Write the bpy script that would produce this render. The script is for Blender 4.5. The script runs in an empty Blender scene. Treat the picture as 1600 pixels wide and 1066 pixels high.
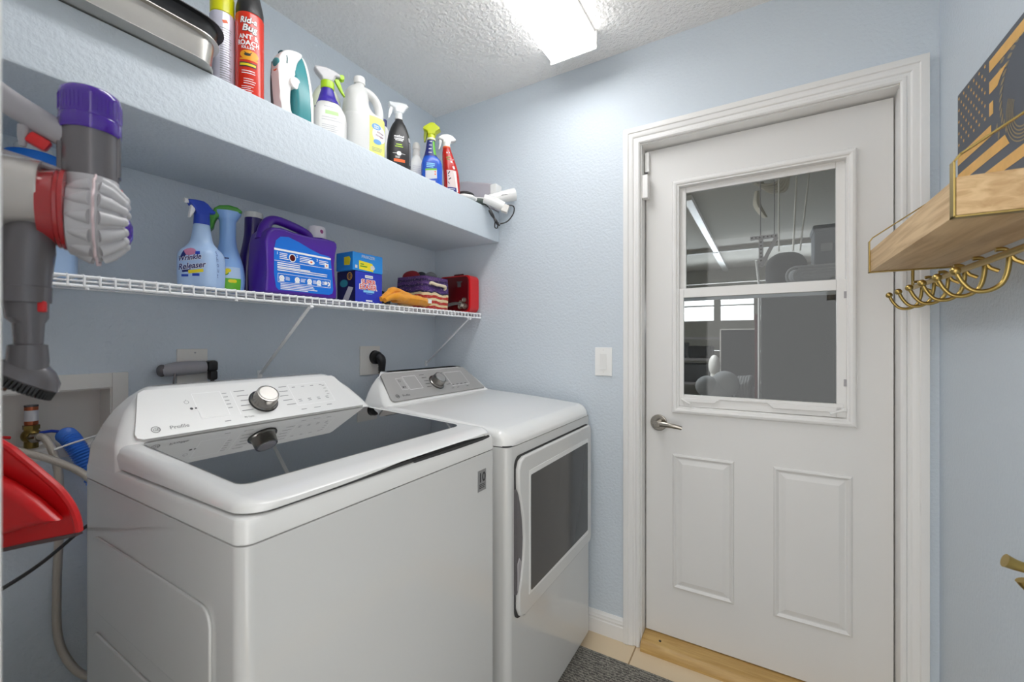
import bpy, bmesh, math, random
from mathutils import Vector, Matrix
random.seed(7)
S = bpy.context.scene
COL = S.collection
R_ = math.radians

# ------------------------------------------------------------------ camera, world, exposure
cam = bpy.data.cameras.new('camera')
camo = bpy.data.objects.new('camera', cam)
COL.objects.link(camo)
camo.location = (0, 0, 1.275)
camo.rotation_euler = (R_(90), 0, R_(30.7))
cam.sensor_width = 36.0
cam.lens = 665.0 / 1600 * 36
cam.clip_start = 0.01
cam.dof.use_dof = True
cam.dof.focus_distance = 1.45
cam.dof.aperture_fstop = 4.5
S.camera = camo
S.view_settings.view_transform = 'Standard'
S.view_settings.look = 'None'
S.cycles.max_bounces = 16
S.cycles.diffuse_bounces = 10
S.view_settings.exposure = 0.33
S.view_settings.gamma = 1.0
S.view_settings.use_curve_mapping = False
world = bpy.data.worlds.new('world')
S.world = world
world.use_nodes = True
world.node_tree.nodes['Background'].inputs[0].default_value = (1.0, 0.985, 0.96, 1)
world.node_tree.nodes['Background'].inputs[1].default_value = 1.95
LAMP = 10.5          # fluorescent diffuser radiance


def area(name, loc, rot, sx, sy, power, color=(1, 1, 1)):
    l = bpy.data.lights.new(name, 'AREA')
    l.shape = 'RECTANGLE'
    l.size, l.size_y, l.energy, l.color = sx, sy, power, color
    o = bpy.data.objects.new(name, l)
    o.location, o.rotation_euler = loc, rot
    COL.objects.link(o)
    return o




# ------------------------------------------------------------------ materials
def lin(c):
    c /= 255.0
    return c / 12.92 if c <= .04045 else ((c + .055) / 1.055) ** 2.4


def rgb(h):
    h = h.lstrip('#')
    return tuple(lin(int(h[i:i + 2], 16)) for i in (0, 2, 4)) + (1,)


MATS = {}


def mat(name, col, rough=.5, metal=0., ior=1.5, bump=0., bscale=100., emit=0., bdist=.004, alpha=1., trans=0., coat=0., var=0., vscale=8., sheen=0.):
    m = bpy.data.materials.new(name)
    m.use_nodes = True
    nt = m.node_tree
    b = nt.nodes['Principled BSDF']
    c = rgb(col) if isinstance(col, str) else col
    b.inputs['Base Color'].default_value = c
    b.inputs['Roughness'].default_value = rough
    b.inputs['Metallic'].default_value = metal
    b.inputs['IOR'].default_value = ior
    b.inputs['Alpha'].default_value = alpha
    b.inputs['Transmission Weight'].default_value = trans
    b.inputs['Coat Weight'].default_value = coat
    b.inputs['Sheen Weight'].default_value = sheen
    if emit:
        b.inputs['Emission Color'].default_value = c
        b.inputs['Emission Strength'].default_value = emit
    if bump or var:
        tc = nt.nodes.new('ShaderNodeTexCoord')
    if bump:
        n = nt.nodes.new('ShaderNodeTexNoise')
        n.inputs['Scale'].default_value = bscale
        n.inputs['Detail'].default_value = 4
        bp = nt.nodes.new('ShaderNodeBump')
        bp.inputs['Strength'].default_value = bump
        bp.inputs['Distance'].default_value = bdist
        nt.links.new(tc.outputs['Object'], n.inputs['Vector'])
        nt.links.new(n.outputs['Fac'], bp.inputs['Height'])
        nt.links.new(bp.outputs['Normal'], b.inputs['Normal'])
    if var:
        n2 = nt.nodes.new('ShaderNodeTexNoise')
        n2.inputs['Scale'].default_value = vscale
        n2.inputs['Detail'].default_value = 5
        mx = nt.nodes.new('ShaderNodeMix')
        mx.data_type = 'RGBA'
        mx.inputs[6].default_value = tuple(v * (1 - var) for v in c[:3]) + (1,)
        mx.inputs[7].default_value = tuple(min(1, v * (1 + var)) for v in c[:3]) + (1,)
        nt.links.new(tc.outputs['Object'], n2.inputs['Vector'])
        nt.links.new(n2.outputs['Fac'], mx.inputs[0])
        nt.links.new(mx.outputs[2], b.inputs['Base Color'])
    MATS[name] = m
    return m


def nodes(m):
    nt = m.node_tree
    return nt, nt.nodes['Principled BSDF'], nt.nodes.new, nt.links.new


WALL = mat('blue_wall_paint', '#cbd4dc', .55, bump=.6, bscale=95)
CEIL = mat('textured_ceiling', '#f6f4f1', .8, bump=1.0, bscale=70, bdist=.012)
WHITE = mat('white_paint', '#e6e5e3', .38)
DOORW = mat('white_door_paint', '#dedddb', .42, var=.02, vscale=5)
ENAMEL_SHADE = mat('shaded_white_enamel', '#d3d3d1', .14, coat=.3)  # same white as the lids, darkened to stand in for shade on cabinets
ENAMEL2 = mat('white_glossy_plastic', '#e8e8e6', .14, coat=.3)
GAP_DARK = mat('dark_gap', '#3a3a3a', .7)
SMOKE = mat('smoked_mirror_glass', '#9c9c9a', .03, 1)
DGLASS = mat('dark_door_glass', '#454443', .12, ior=1.4)
CHROME = mat('chrome', '#d2d0cc', .12, 1)
NICKEL = mat('satin_nickel', '#a8a39b', .22, 1)
BRASS = mat('brass', '#b39a5c', .3, 1)
BRASSV = mat('valve_brass', '#8d7a45', .35, 1)
COPPER = mat('copper', '#b5684a', .35, 1)
STEEL = mat('stainless_steel', '#c9c5bf', .3, 1, var=.12, vscale=14)
BRAID = mat('braided_steel', '#cfc6ba', .35, .7, bump=.6, bscale=600)
BLACKP = mat('black_plastic', '#1d1d1f', .4)
DGREY = mat('dark_grey_plastic', '#6b686b', .27, .35)
MGREY = mat('mid_grey_plastic', '#a5a2a6', .4)
LGREY = mat('silver_grey_plastic', '#bdbcbf', .3)
WPL = mat('white_plastic', '#ececea', .35)
OFFW = mat('almond_plate', '#dfdcd7', .4)
SHELFW = mat('white_coated_wire', '#f2f3f4', .3)
RED = mat('red_plastic', '#d2161c', .3)
DRED = mat('deep_red_plastic', '#5a0a11', .2)
PURPLE = mat('clear_purple_plastic', '#4a1f9e', .12, alpha=.9, coat=.4)
BLUEP = mat('royal_blue_plastic', '#1b3fb0', .35)
BINP = mat('clear_grey_bin', '#c4bfbb', .22, .55, coat=.6)
REDP = mat('clear_red_band', '#a8262b', .12, coat=.5)
INK = mat('grey_print', '#8b8b8b', .5)
DINK = mat('dark_print', '#2a2a2c', .5)
WINK = mat('white_print', '#f4f4f4', .5)
NAVY = mat('navy_print', '#1c2570', .4)
YEL = mat('yellow_print', '#e6d41c', .4)
GRN = mat('green_print', '#67b82e', .4)
PGRN = mat('pale_green_print', '#bfe3a0', .4)
ORG = mat('orange_print', '#ef6a32', .4)
REDI = mat('red_print', '#d8392f', .4)
PINK = mat('pink_print', '#c77fa3', .4)
TEALI = mat('teal_print', '#2f8ea0', .4)
SKYI = mat('sky_print', '#7fc3ee', .4)
GREYI = mat('pale_grey_print', '#c9c9ce', .4)
LBLUE = mat('pale_blue_bottle', '#b4d0f4', .3, trans=.15)
FBLUE = mat('freshener_blue', '#8fb8ee', .28)
HDPE = mat('milky_plastic', '#eeeeec', .35, trans=.25)
CUPP = mat('frosted_cup', '#e6e2ea', .3, alpha=.85)
CLEARP = mat('clear_plastic', '#eef1f2', .12, alpha=.45)
PURJ = mat('purple_jug', '#4c1a9c', .28, coat=.3)
PURD = mat('deep_purple_bottle', '#240a63', .3, coat=.3)
BLAB = mat('bright_blue_label', '#0a72da', .35)
LIME = mat('lime_plastic', '#c3cf12', .35)
LIME2 = mat('bright_lime_plastic', '#a6cf1b', .35)
GREENP = mat('green_plastic', '#3f8f2c', .35)
VIOLET = mat('violet_cap', '#36249c', .3)
TEAL = mat('teal_plastic', '#3d8f95', .3)
TEALD = mat('dark_teal_plastic', '#2c5e66', .35)
BBLUE = mat('blue_cleaner_bottle', '#2a5fcf', .25, trans=.1)
PALEG = mat('pale_green_bottle', '#dfe6cf', .35)
CANB = mat('pale_lilac_can', '#d7d6e6', .25, .2)
CANY = mat('yellow_can_top', '#d8d80e', .3)
REDC = mat('red_orange_can', '#d4301c', .22)
BROWN = mat('dark_red_fluid', '#bb2018', .25)
BOXB = mat('blue_carton', '#1d86d6', .5)
BOXD = mat('dark_blue_carton', '#2233b4', .45)
BOXN = mat('navy_carton', '#12124e', .45)
GLOVE = mat('orange_cotton', '#e8991f', .9, bump=.5, bscale=500, var=.15, vscale=30, sheen=.2)
CREAM = mat('cream_rope', '#e6d9bd', .9, bump=.5, bscale=500)
CLOTHD = mat('dark_cloth', '#30323a', .9)
CLOTHG = mat('grey_cloth', '#6f7274', .9)
CLOTHR = mat('dark_red_cloth', '#8c1f2b', .9)
SIGNB = mat('charcoal_sign_paint', '#565b64', .6)
SIGNW = mat('sign_bare_wood', '#e2b164', .6, var=.2, vscale=25)
SIGNE = mat('engraved_brown', '#94866a', .7)
BLUEH = mat('blue_corrugated', '#3d7bdc', .35)
RUBBER = mat('dark_rubber', '#5a4d4d', .6)
CREASE = mat('panel_grey', '#aaa8a5', .4, .3)
KNOBM = mat('dark_brushed_metal', '#8f8c88', .25, 1)
PANELW = mat('panel_silver_white', '#e2e2e0', .38, .12)
GWALL = mat('garage_wall', '#c9c4ba', .8)
GCEIL = mat('garage_ceiling', '#c3bfb6', .9, bump=.8, bscale=30)
GDARK = mat('garage_cabinet_grey', '#3f4347', .6)
GFAB = mat('garage_black_fabric', '#1d2024', .9)
GBLUE = mat('garage_blue_grey_bin', '#3a4854', .6)
GBLK = mat('garage_blanket', '#8e9296', .95)
GCONC = mat('garage_concrete', '#8c8a86', .9)
GDOOR = mat('garage_door_panel', '#a8a79f', .6)
ROPE = mat('white_rope', '#e4e2dc', .8)
DIFF = mat('lamp_diffuser', '#ffffff', .5, emit=LAMP)
DIFS = mat('lamp_side_lens', '#ffffff', .5, emit=LAMP * .28)
TIN = mat('iron_grey_cord', '#494c50', .5)

# tile floor
TILE = mat('beige_floor_tile', '#d9c4a2', .35)
nt, bs, N, L = nodes(TILE)
tc = N('ShaderNodeTexCoord')
mp = N('ShaderNodeMapping')
mp.inputs['Location'].default_value = (.462, .02, 0)
br = N('ShaderNodeTexBrick')
br.offset = 0
br.inputs['Scale'].default_value = 1
br.inputs['Brick Width'].default_value = .46
br.inputs['Row Height'].default_value = .46
br.inputs['Mortar Size'].default_value = .003
br.inputs['Color1'].default_value = rgb('#dfcbab')
br.inputs['Color2'].default_value = rgb('#d8c2a0')
br.inputs['Mortar'].default_value = rgb('#9c7f58')
L(tc.outputs['Object'], mp.inputs[0])
L(mp.outputs[0], br.inputs['Vector'])
L(br.outputs['Color'], bs.inputs['Base Color'])
# woven rug
RUG = mat('woven_grey_rug', '#7a7873', .95)
nt, bs, N, L = nodes(RUG)
tc = N('ShaderNodeTexCoord')
w1 = N('ShaderNodeTexWave')
w1.bands_direction = 'Y'
w1.inputs['Scale'].default_value = 26
w1.inputs['Distortion'].default_value = 7
w1.inputs['Detail'].default_value = 3
w1.inputs['Detail Scale'].default_value = 4
n1 = N('ShaderNodeTexNoise')
n1.inputs['Scale'].default_value = 260
mxx = N('ShaderNodeMath')
mxx.operation = 'MULTIPLY'
cr_ = N('ShaderNodeValToRGB')
cr_.color_ramp.elements[0].color = rgb('#55534f')
cr_.color_ramp.elements[1].color = rgb('#9d998f')
cr_.color_ramp.elements[0].position = .05
cr_.color_ramp.elements[1].position = .55
bp = N('ShaderNodeBump')
bp.inputs['Strength'].default_value = .8
bp.inputs['Distance'].default_value = .004
L(tc.outputs['Object'], w1.inputs[0])
L(tc.outputs['Object'], n1.inputs[0])
L(w1.outputs['Fac'], mxx.inputs[0])
L(n1.outputs['Fac'], mxx.inputs[1])
L(mxx.outputs[0], cr_.inputs[0])
L(cr_.outputs[0], bs.inputs['Base Color'])
L(mxx.outputs[0], bp.inputs['Height'])
L(bp.outputs[0], bs.inputs['Normal'])


def wood(name, c1, c2, scale=(18, 1.2, 18), rough=.55, knots=0):
    m = mat(name, c1, rough)
    nt, bs, N, L = nodes(m)
    tc = N('ShaderNodeTexCoord')
    mp = N('ShaderNodeMapping')
    mp.inputs['Scale'].default_value = scale
    n = N('ShaderNodeTexNoise')
    n.inputs['Scale'].default_value = 3
    n.inputs['Detail'].default_value = 8
    n.inputs['Distortion'].default_value = .8
    r = N('ShaderNodeValToRGB')
    r.color_ramp.elements[0].color = rgb(c2)
    r.color_ramp.elements[1].color = rgb(c1)
    r.color_ramp.elements[0].position = .3
    r.color_ramp.elements[1].position = .62
    L(tc.outputs['Object'], mp.inputs[0])
    L(mp.outputs[0], n.inputs[0])
    L(n.outputs['Fac'], r.inputs[0])
    L(r.outputs[0], bs.inputs['Base Color'])
    return m


OAK = wood('light_oak', '#d8b88a', '#b48e60', (9, .9, 26))
SILL = wood('golden_sill_wood', '#c7a467', '#b08a4c', (1.5, 20, 20), .4)

# brushed dial
DIAL = mat('spun_metal', '#bdbab5', .28, 1)
nt, bs, N, L = nodes(DIAL)
tc = N('ShaderNodeTexCoord')
gr = N('ShaderNodeTexNoise')
gr.inputs['Scale'].default_value = 900
bp = N('ShaderNodeBump')
bp.inputs['Strength'].default_value = .15
L(tc.outputs['Object'], gr.inputs[0])
L(gr.outputs['Fac'], bp.inputs['Height'])
L(bp.outputs[0], bs.inputs['Normal'])


# striped woven basket: colour bands by height belong to the yarn
def bands(name, stops, rough=.95, bump=1.0, rows=90, light=None):
    m = mat(name, '#888888', rough)
    nt, bs, N, L = nodes(m)
    tc = N('ShaderNodeTexCoord')
    sp = N('ShaderNodeSeparateXYZ')
    nz = N('ShaderNodeTexNoise')
    nz.inputs['Scale'].default_value = 14
    ad = N('ShaderNodeMath')
    ad.operation = 'MULTIPLY_ADD'
    ad.inputs[1].default_value = .03
    rp = N('ShaderNodeValToRGB')
    rp.color_ramp.interpolation = 'CONSTANT'
    e = rp.color_ramp.elements
    zmax = .16
    for i, (z, c) in enumerate(stops):
        if i < 2:
            el = e[i]
            el.position = z / zmax
        else:
            el = e.new(z / zmax)
        el.color = rgb(c)
    dv = N('ShaderNodeMath')
    dv.operation = 'DIVIDE'
    dv.inputs[1].default_value = zmax
    sub = N('ShaderNodeMath')
    sub.operation = 'SUBTRACT'
    sub.inputs[1].default_value = .015
    L(tc.outputs['Object'], sp.inputs[0])
    L(tc.outputs['Object'], nz.inputs[0])
    L(nz.outputs['Fac'], ad.inputs[0])
    L(sp.outputs['Z'], ad.inputs[2])
    L(ad.outputs[0], sub.inputs[0])
    L(sub.outputs[0], dv.inputs[0])
    L(dv.outputs[0], rp.inputs[0])
    n2 = N('ShaderNodeTexNoise')
    n2.inputs['Scale'].default_value = 220
    n2.inputs['Detail'].default_value = 2
    mx = N('ShaderNodeMix')
    mx.data_type = 'RGBA'
    rr_ = N('ShaderNodeValToRGB')
    rr_.color_ramp.elements[0].position = .58
    rr_.color_ramp.elements[1].position = .72
    L(n2.outputs['Fac'], rr_.inputs[0])
    L(tc.outputs['Object'], n2.inputs[0])
    ml = N('ShaderNodeMath')
    ml.operation = 'MULTIPLY'
    ml.inputs[1].default_value = .45
    L(rr_.outputs[0], ml.inputs[0])
    L(ml.outputs[0], mx.inputs[0])
    L(rp.outputs[0], mx.inputs[6])
    mx.inputs[7].default_value = rgb(light or '#d9c7cf')
    L(mx.outputs[2], bs.inputs['Base Color'])
    return m


BASK = bands('striped_woven_yarn', [(0, '#b5332a'), (.012, '#e3cda2'), (.024, '#bb352b'), (.038, '#e6d3aa'), (.05, '#be3a2e'), (.062, '#e6d3aa'), (.073, '#2b2440'), (.079, '#54387a'), (.098, '#3a2858'), (.108, '#5c3f7e'), (.122, '#3a2858'), (.132, '#62447f')])

# window glass: see-through with a fresnel reflection
def pane(name, tint):
    m = bpy.data.materials.new(name)
    m.use_nodes = True
    nt = m.node_tree
    nt.nodes.clear()
    o_ = nt.nodes.new('ShaderNodeOutputMaterial')
    t_ = nt.nodes.new('ShaderNodeBsdfTransparent')
    t_.inputs[0].default_value = tint
    g_ = nt.nodes.new('ShaderNodeBsdfGlossy')
    g_.inputs['Roughness'].default_value = .02
    f_ = nt.nodes.new('ShaderNodeFresnel')
    f_.inputs[0].default_value = 1.5
    x_ = nt.nodes.new('ShaderNodeMixShader')
    nt.links.new(f_.outputs[0], x_.inputs[0])
    nt.links.new(t_.outputs[0], x_.inputs[1])
    nt.links.new(g_.outputs[0], x_.inputs[2])
    nt.links.new(x_.outputs[0], o_.inputs[0])
    return m


GLASS = pane('tinted_window_glass', (.74, .77, .79, 1))
GLASSC = pane('clear_window_glass', (.97, .98, .98, 1))


# ------------------------------------------------------------------ geometry helpers
def FR(o, ax, ay, az):
    m = Matrix.Identity(4)
    for i, v in enumerate((ax, ay, az)):
        for k in range(3):
            m[k][i] = v[k]
    for k in range(3):
        m[k][3] = o[k]
    return m


I4 = Matrix.Identity(4)
XZ = FR((0, 0, 0), (1, 0, 0), (0, 0, 1), (0, -1, 0))     # outline in x,z; depth towards the front (-y)


def Tm(x, y, z):
    return Matrix.Translation((x, y, z))


def RZ(a):
    return Matrix.Rotation(R_(a), 4, 'Z')


def rr(x0, y0, x1, y1, r, n=5):
    p = []
    for cx, cy, a in ((x1 - r, y0 + r, -90), (x1 - r, y1 - r, 0), (x0 + r, y1 - r, 90), (x0 + r, y0 + r, 180)):
        for i in range(n + 1):
            t = R_(a + 90 * i / n)
            p.append((cx + r * math.cos(t), cy + r * math.sin(t)))
    return p


def crom(pts, k=6, closed=False):
    pts = [Vector(p) for p in pts]
    n = len(pts)
    out = []
    for i in range(n if closed else n - 1):
        if closed:
            a, b, c, d = (pts[(i + j) % n] for j in (-1, 0, 1, 2))
        else:
            a, b, c, d = pts[max(i - 1, 0)], pts[i], pts[i + 1], pts[min(i + 2, n - 1)]
        for s in range(k):
            t = s / k
            out.append(.5 * ((2 * b) + (c - a) * t + (2 * a - 5 * b + 4 * c - d) * t * t + (3 * b - a - 3 * c + d) * t ** 3))
    if not closed:
        out.append(pts[-1])
    return out


def finer(vs, fs, lim=.005):
    """cut a flat print into small triangles so that it can follow a curved wall"""
    t = bmesh.new()
    tv = [t.verts.new((x, y, 0)) for x, y in vs]
    for f in fs:
        try:
            t.faces.new([tv[i] for i in f])
        except ValueError:
            pass
    bmesh.ops.triangulate(t, faces=t.faces[:])
    for _ in range(4):
        ed = [e for e in t.edges if e.calc_length() > lim]
        if not ed:
            break
        bmesh.ops.subdivide_edges(t, edges=ed, cuts=1)
        bmesh.ops.triangulate(t, faces=t.faces[:])
    t.verts.index_update()
    out = [(v.co.x, v.co.y) for v in t.verts], [tuple(v.index for v in f.verts) for f in t.faces]
    t.free()
    return out


class MB:
    def __init__(self):
        self.bm = bmesh.new()

    def _add(self, t, M=None):
        if M is not None:
            t.transform(M)
        me = bpy.data.meshes.new('t')
        t.to_mesh(me)
        t.free()
        self.bm.from_mesh(me)
        bpy.data.meshes.remove(me)
        return self

    def box(self, x0, x1, y0, y1, z0, z1, bev=0., seg=2, M=None):
        t = bmesh.new()
        bmesh.ops.create_cube(t, size=1)
        for v in t.verts:
            v.co = ((x0 + x1) / 2 + v.co.x * (x1 - x0), (y0 + y1) / 2 + v.co.y * (y1 - y0), (z0 + z1) / 2 + v.co.z * (z1 - z0))
        if bev:
            bmesh.ops.bevel(t, geom=t.edges[:], offset=bev, segments=seg, profile=.5, affect='EDGES', clamp_overlap=True)
        return self._add(t, M)

    def prism(self, pts, d0, d1, M=None, bev=0., seg=2):
        t = bmesh.new()
        vs = [t.verts.new((p[0], p[1], d0)) for p in pts]
        f = t.faces.new(vs)
        f.normal_update()
        if f.normal.z > 0:
            f.normal_flip()
        r = bmesh.ops.extrude_face_region(t, geom=[f])
        top = [e for e in r['geom'] if isinstance(e, bmesh.types.BMVert)]
        for v in top:
            v.co.z = d1
        if bev:
            ed = [e for e in t.edges if abs(e.verts[0].co.z - e.verts[1].co.z) < 1e-9]
            bmesh.ops.bevel(t, geom=ed, offset=bev, segments=seg, profile=.5, affect='EDGES', clamp_overlap=True)
        bmesh.ops.recalc_face_normals(t, faces=t.faces[:])
        return self._add(t, M)

    def loft(self, rings, caps=True, M=None, closed=True, loop=False):
        t = bmesh.new()
        R = [[t.verts.new(p) for p in r] for r in rings]
        n = len(R[0])
        pairs = list(zip(R, R[1:])) + ([(R[-1], R[0])] if loop else [])
        for a, b in pairs:
            for i in range(n if closed else n - 1):
                j = (i + 1) % n
                try:
                    t.faces.new((a[i], a[j], b[j], b[i]))
                except ValueError:
                    pass
        if caps and closed and not loop:
            for r in (R[0], R[-1]):
                try:
                    t.faces.new(r)
                except ValueError:
                    pass
        bmesh.ops.remove_doubles(t, verts=t.verts[:], dist=1e-6)
        bmesh.ops.recalc_face_normals(t, faces=t.faces[:])
        return self._add(t, M)

    def lathe(self, prof, n=28, M=None):
        rings = [[(r * math.cos(2 * math.pi * i / n), r * math.sin(2 * math.pi * i / n), z) for i in range(n)] for r, z in prof]
        return self.loft(rings, True, M)

    def cyl(self, p0, p1, r0, r1=None, n=20, bev=0.):
        p0, p1 = Vector(p0), Vector(p1)
        d = p1 - p0
        q = d.to_track_quat('Z', 'Y').to_matrix().to_4x4()
        h = d.length
        r1 = r0 if r1 is None else r1
        if bev:
            pr = [(r0 - bev, 0), (r0 - bev * .3, bev * .3), (r0, bev), (r1, h - bev), (r1 - bev * .3, h - bev * .3), (r1 - bev, h)]
        else:
            pr = [(r0, 0), (r1, h)]
        return self.lathe(pr, n, Matrix.Translation(p0) @ q)

    def tube(self, pts, r, n=10, closed=False, k=0, M=None, sx=1., sy=1.):
        if k:
            pts = crom(pts, k, closed)
        pts = [Vector(p) for p in pts]
        m = len(pts)
        rs = r if isinstance(r, (list, tuple)) else None
        rings = []
        up = None
        for i in range(m):
            a = pts[(i - 1) % m] if closed else pts[max(i - 1, 0)]
            b = pts[(i + 1) % m] if closed else pts[min(i + 1, m - 1)]
            d = (b - a).normalized()
            if up is None:
                up = Vector((0, 0, 1)) if abs(d.z) < .9 else Vector((1, 0, 0))
            s = d.cross(up).normalized()
            up = s.cross(d).normalized()
            if rs:
                f = i / (m - 1) * (len(rs) - 1)
                j = min(int(f), len(rs) - 2)
                rad = rs[j] + (rs[j + 1] - rs[j]) * (f - j)
            else:
                rad = r
            rings.append([pts[i] + rad * (s * math.cos(2 * math.pi * q / n) * sx + up * math.sin(2 * math.pi * q / n) * sy) for q in range(n)])
        return self.loft(rings, True, M, True, closed)

    def ball(self, c, r, s=(1, 1, 1), n=20, M=None, warp=None):
        t = bmesh.new()
        bmesh.ops.create_uvsphere(t, u_segments=n, v_segments=max(8, n // 2), radius=r)
        for v in t.verts:
            p = Vector((v.co.x * s[0], v.co.y * s[1], v.co.z * s[2]))
            if warp:
                p = warp(p)
            v.co = p + Vector(c)
        return self._add(t, M)

    def decal(self, shapes, mf, off=.0004):
        for k, (vs, fs) in enumerate(shapes):
            if getattr(mf, 'curved', False):
                vs, fs = finer(vs, fs)
            t = bmesh.new()
            tv = []
            for s, q in vs:
                p, nn = mf(s, q)
                tv.append(t.verts.new(Vector(p) + Vector(nn) * (off + k * 1e-5)))
            for f in fs:
                try:
                    t.faces.new([tv[i] for i in f])
                except ValueError:
                    pass
            self._add(t)
        return self

    def xf(self, M):
        self.bm.transform(M)
        return self

    def build(self, name, m, parent=None, W=False, ang=38):
        me = bpy.data.meshes.new(name)
        if W and parent is not None:
            mt = I4.copy()
            p = parent
            while p is not None:
                mt = p.matrix_basis @ mt
                p = p.parent
            self.bm.transform(mt.inverted())
        self.bm.to_mesh(me)
        self.bm.free()
        me.materials.append(m)
        for p in me.polygons:
            p.use_smooth = True
        me.set_sharp_from_angle(angle=R_(ang))
        o = bpy.data.objects.new(name, me)
        COL.objects.link(o)
        w = o.modifiers.new('weighted_normals', 'WEIGHTED_NORMAL')
        w.keep_sharp = True
        if parent is not None:
            o.parent = parent
        return o


def tag(o, label=None, cat=None, group=None, kind=None):
    if label:
        o['label'] = label
    if cat:
        o['category'] = cat
    if group:
        o['group'] = group
    if kind:
        o['kind'] = kind
    return o


def thing(name, label, cat, loc=(0, 0, 0), rz=0., group=None):
    o = bpy.data.objects.new(name, None)
    COL.objects.link(o)
    o.empty_display_size = .05
    o.location = loc
    o.rotation_euler = (0, 0, R_(rz))
    return tag(o, label, cat, group)


def struct(name, b, m, parent=None, label=None, cat=None, W=False, ang=38):
    o = b.build(name, m, parent, W, ang)
    if parent is None:
        tag(o, label, cat, None, 'structure')
    return o


# 2-D print shapes
def Rc(cx, cy, w, h, nx=4, ny=1, ang=0.):
    vs, fs = [], []
    c, s = math.cos(R_(ang)), math.sin(R_(ang))
    for j in range(ny + 1):
        for i in range(nx + 1):
            x, y = w * (i / nx - .5), h * (j / ny - .5)
            vs.append((cx + x * c - y * s, cy + x * s + y * c))
    for j in range(ny):
        for i in range(nx):
            a = j * (nx + 1) + i
            fs.append((a, a + 1, a + nx + 2, a + nx + 1))
    return vs, fs


def El(cx, cy, rx, ry, n=20):
    vs = [(cx, cy)] + [(cx + rx * math.cos(2 * math.pi * i / n), cy + ry * math.sin(2 * math.pi * i / n)) for i in range(n)]
    return vs, [(0, i + 1, (i + 1) % n + 1) for i in range(n)]


def Rg(cx, cy, r0, r1, n=24, a0=0, a1=360, sy=1.):
    vs, fs = [], []
    for i in range(n + 1):
        t = R_(a0 + (a1 - a0) * i / n)
        vs += [(cx + r0 * math.cos(t), cy + r0 * math.sin(t) * sy), (cx + r1 * math.cos(t), cy + r1 * math.sin(t) * sy)]
    for i in range(n):
        a = 2 * i
        fs.append((a, a + 1, a + 3, a + 2))
    return vs, fs


def Pg(pts):
    return [tuple(p) for p in pts], [tuple(range(len(pts)))]


def Fr(x0, y0, x1, y1, w):
    cx, cy = (x0 + x1) / 2, (y0 + y1) / 2
    return [Rc(cx, y0, x1 - x0, w), Rc(cx, y1, x1 - x0, w), Rc(x0, cy, w, y1 - y0), Rc(x1, cy, w, y1 - y0)]


def Tx(body, h, cx=0, cy=0, bold=0., shear=0., sx=1., ang=0., align='CENTER'):
    cu = bpy.data.curves.new('t', 'FONT')
    cu.body = body
    cu.size = h / .7
    cu.align_x = align
    cu.offset = bold * h
    cu.shear = shear
    cu.resolution_u = 3
    o = bpy.data.objects.new('t', cu)
    me = o.to_mesh()
    c, s = math.cos(R_(ang)), math.sin(R_(ang))
    vs = []
    for v in me.vertices:
        x, y = v.co.x * sx, v.co.y - h / 2
        vs.append((cx + x * c - y * s, cy + x * s + y * c))
    fs = [tuple(p.vertices) for p in me.polygons]
    o.to_mesh_clear()
    bpy.data.objects.remove(o)
    bpy.data.curves.remove(cu)
    return vs, fs


def flat(M):
    n = (M.to_3x3() @ Vector((0, 0, 1))).normalized()
    return lambda s, t: (M @ Vector((s, t, 0)), n)


class Vessel:
    """bottle body from (z, rx, ry, exponent, cx, cy) keys; its surface can carry prints"""

    def __init__(self, keys, k=5):
        ks = [tuple(q) + (0.,) * (6 - len(q)) for q in keys]
        self.k = [tuple(v) for v in self._cr(ks, k)] if k > 1 else ks

    @staticmethod
    def _cr(ks, k):
        out = []
        n = len(ks)
        for i in range(n - 1):
            a, b, c, d = ks[max(i - 1, 0)], ks[i], ks[i + 1], ks[min(i + 2, n - 1)]
            for s in range(k):
                t = s / k
                v = []
                for j in range(6):
                    lo, hi = min(b[j], c[j]), max(b[j], c[j])
                    x = .5 * (2 * b[j] + (c[j] - a[j]) * t + (2 * a[j] - 5 * b[j] + 4 * c[j] - d[j]) * t * t + (3 * b[j] - a[j] - 3 * c[j] + d[j]) * t ** 3)
                    v.append(min(hi, max(lo, x)))
                out.append(v)
        out.append(ks[-1])
        return out

    def sec(self, z):
        K = self.k
        if z <= K[0][0]:
            return K[0]
        for a, b in zip(K, K[1:]):
            if a[0] <= z <= b[0]:
                f = (z - a[0]) / max(1e-9, b[0] - a[0])
                return tuple(a[j] + (b[j] - a[j]) * f for j in range(6))
        return K[-1]

    @staticmethod
    def pt(q, th):
        c, s = math.cos(th), math.sin(th)
        r = (abs(c / q[1]) ** q[3] + abs(s / q[2]) ** q[3]) ** (-1 / q[3])
        return Vector((q[4] + r * c, q[5] + r * s, q[0]))

    def mesh(self, b, n=48, M=None):
        return b.loft([[self.pt(q, 2 * math.pi * i / n) for i in range(n)] for q in self.k], True, M)

    def surf(self, th, z):
        q = self.sec(z)
        q = (z,) + tuple(q[1:])
        return self.pt(q, th)

    def map(self, deg, zc):
        th0 = R_(deg)
        c0 = self.sec(zc)
        p0 = self.surf(th0, zc)
        T = Vector((-math.sin(th0), math.cos(th0), 0))
        base = Vector((p0.x - c0[4], p0.y - c0[5], 0))

        def f(s, t):
            d = base + T * s
            th = math.atan2(d.y, d.x)
            z = zc + t
            p = self.surf(th, z)
            a = self.surf(th + .02, z) - self.surf(th - .02, z)
            u = self.surf(th, z + .001) - self.surf(th, z - .001)
            n = a.cross(u)
            return p, (n.normalized() if n.length > 0 else Vector((0, 0, 1)))
        f.curved = True
        return f


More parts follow.
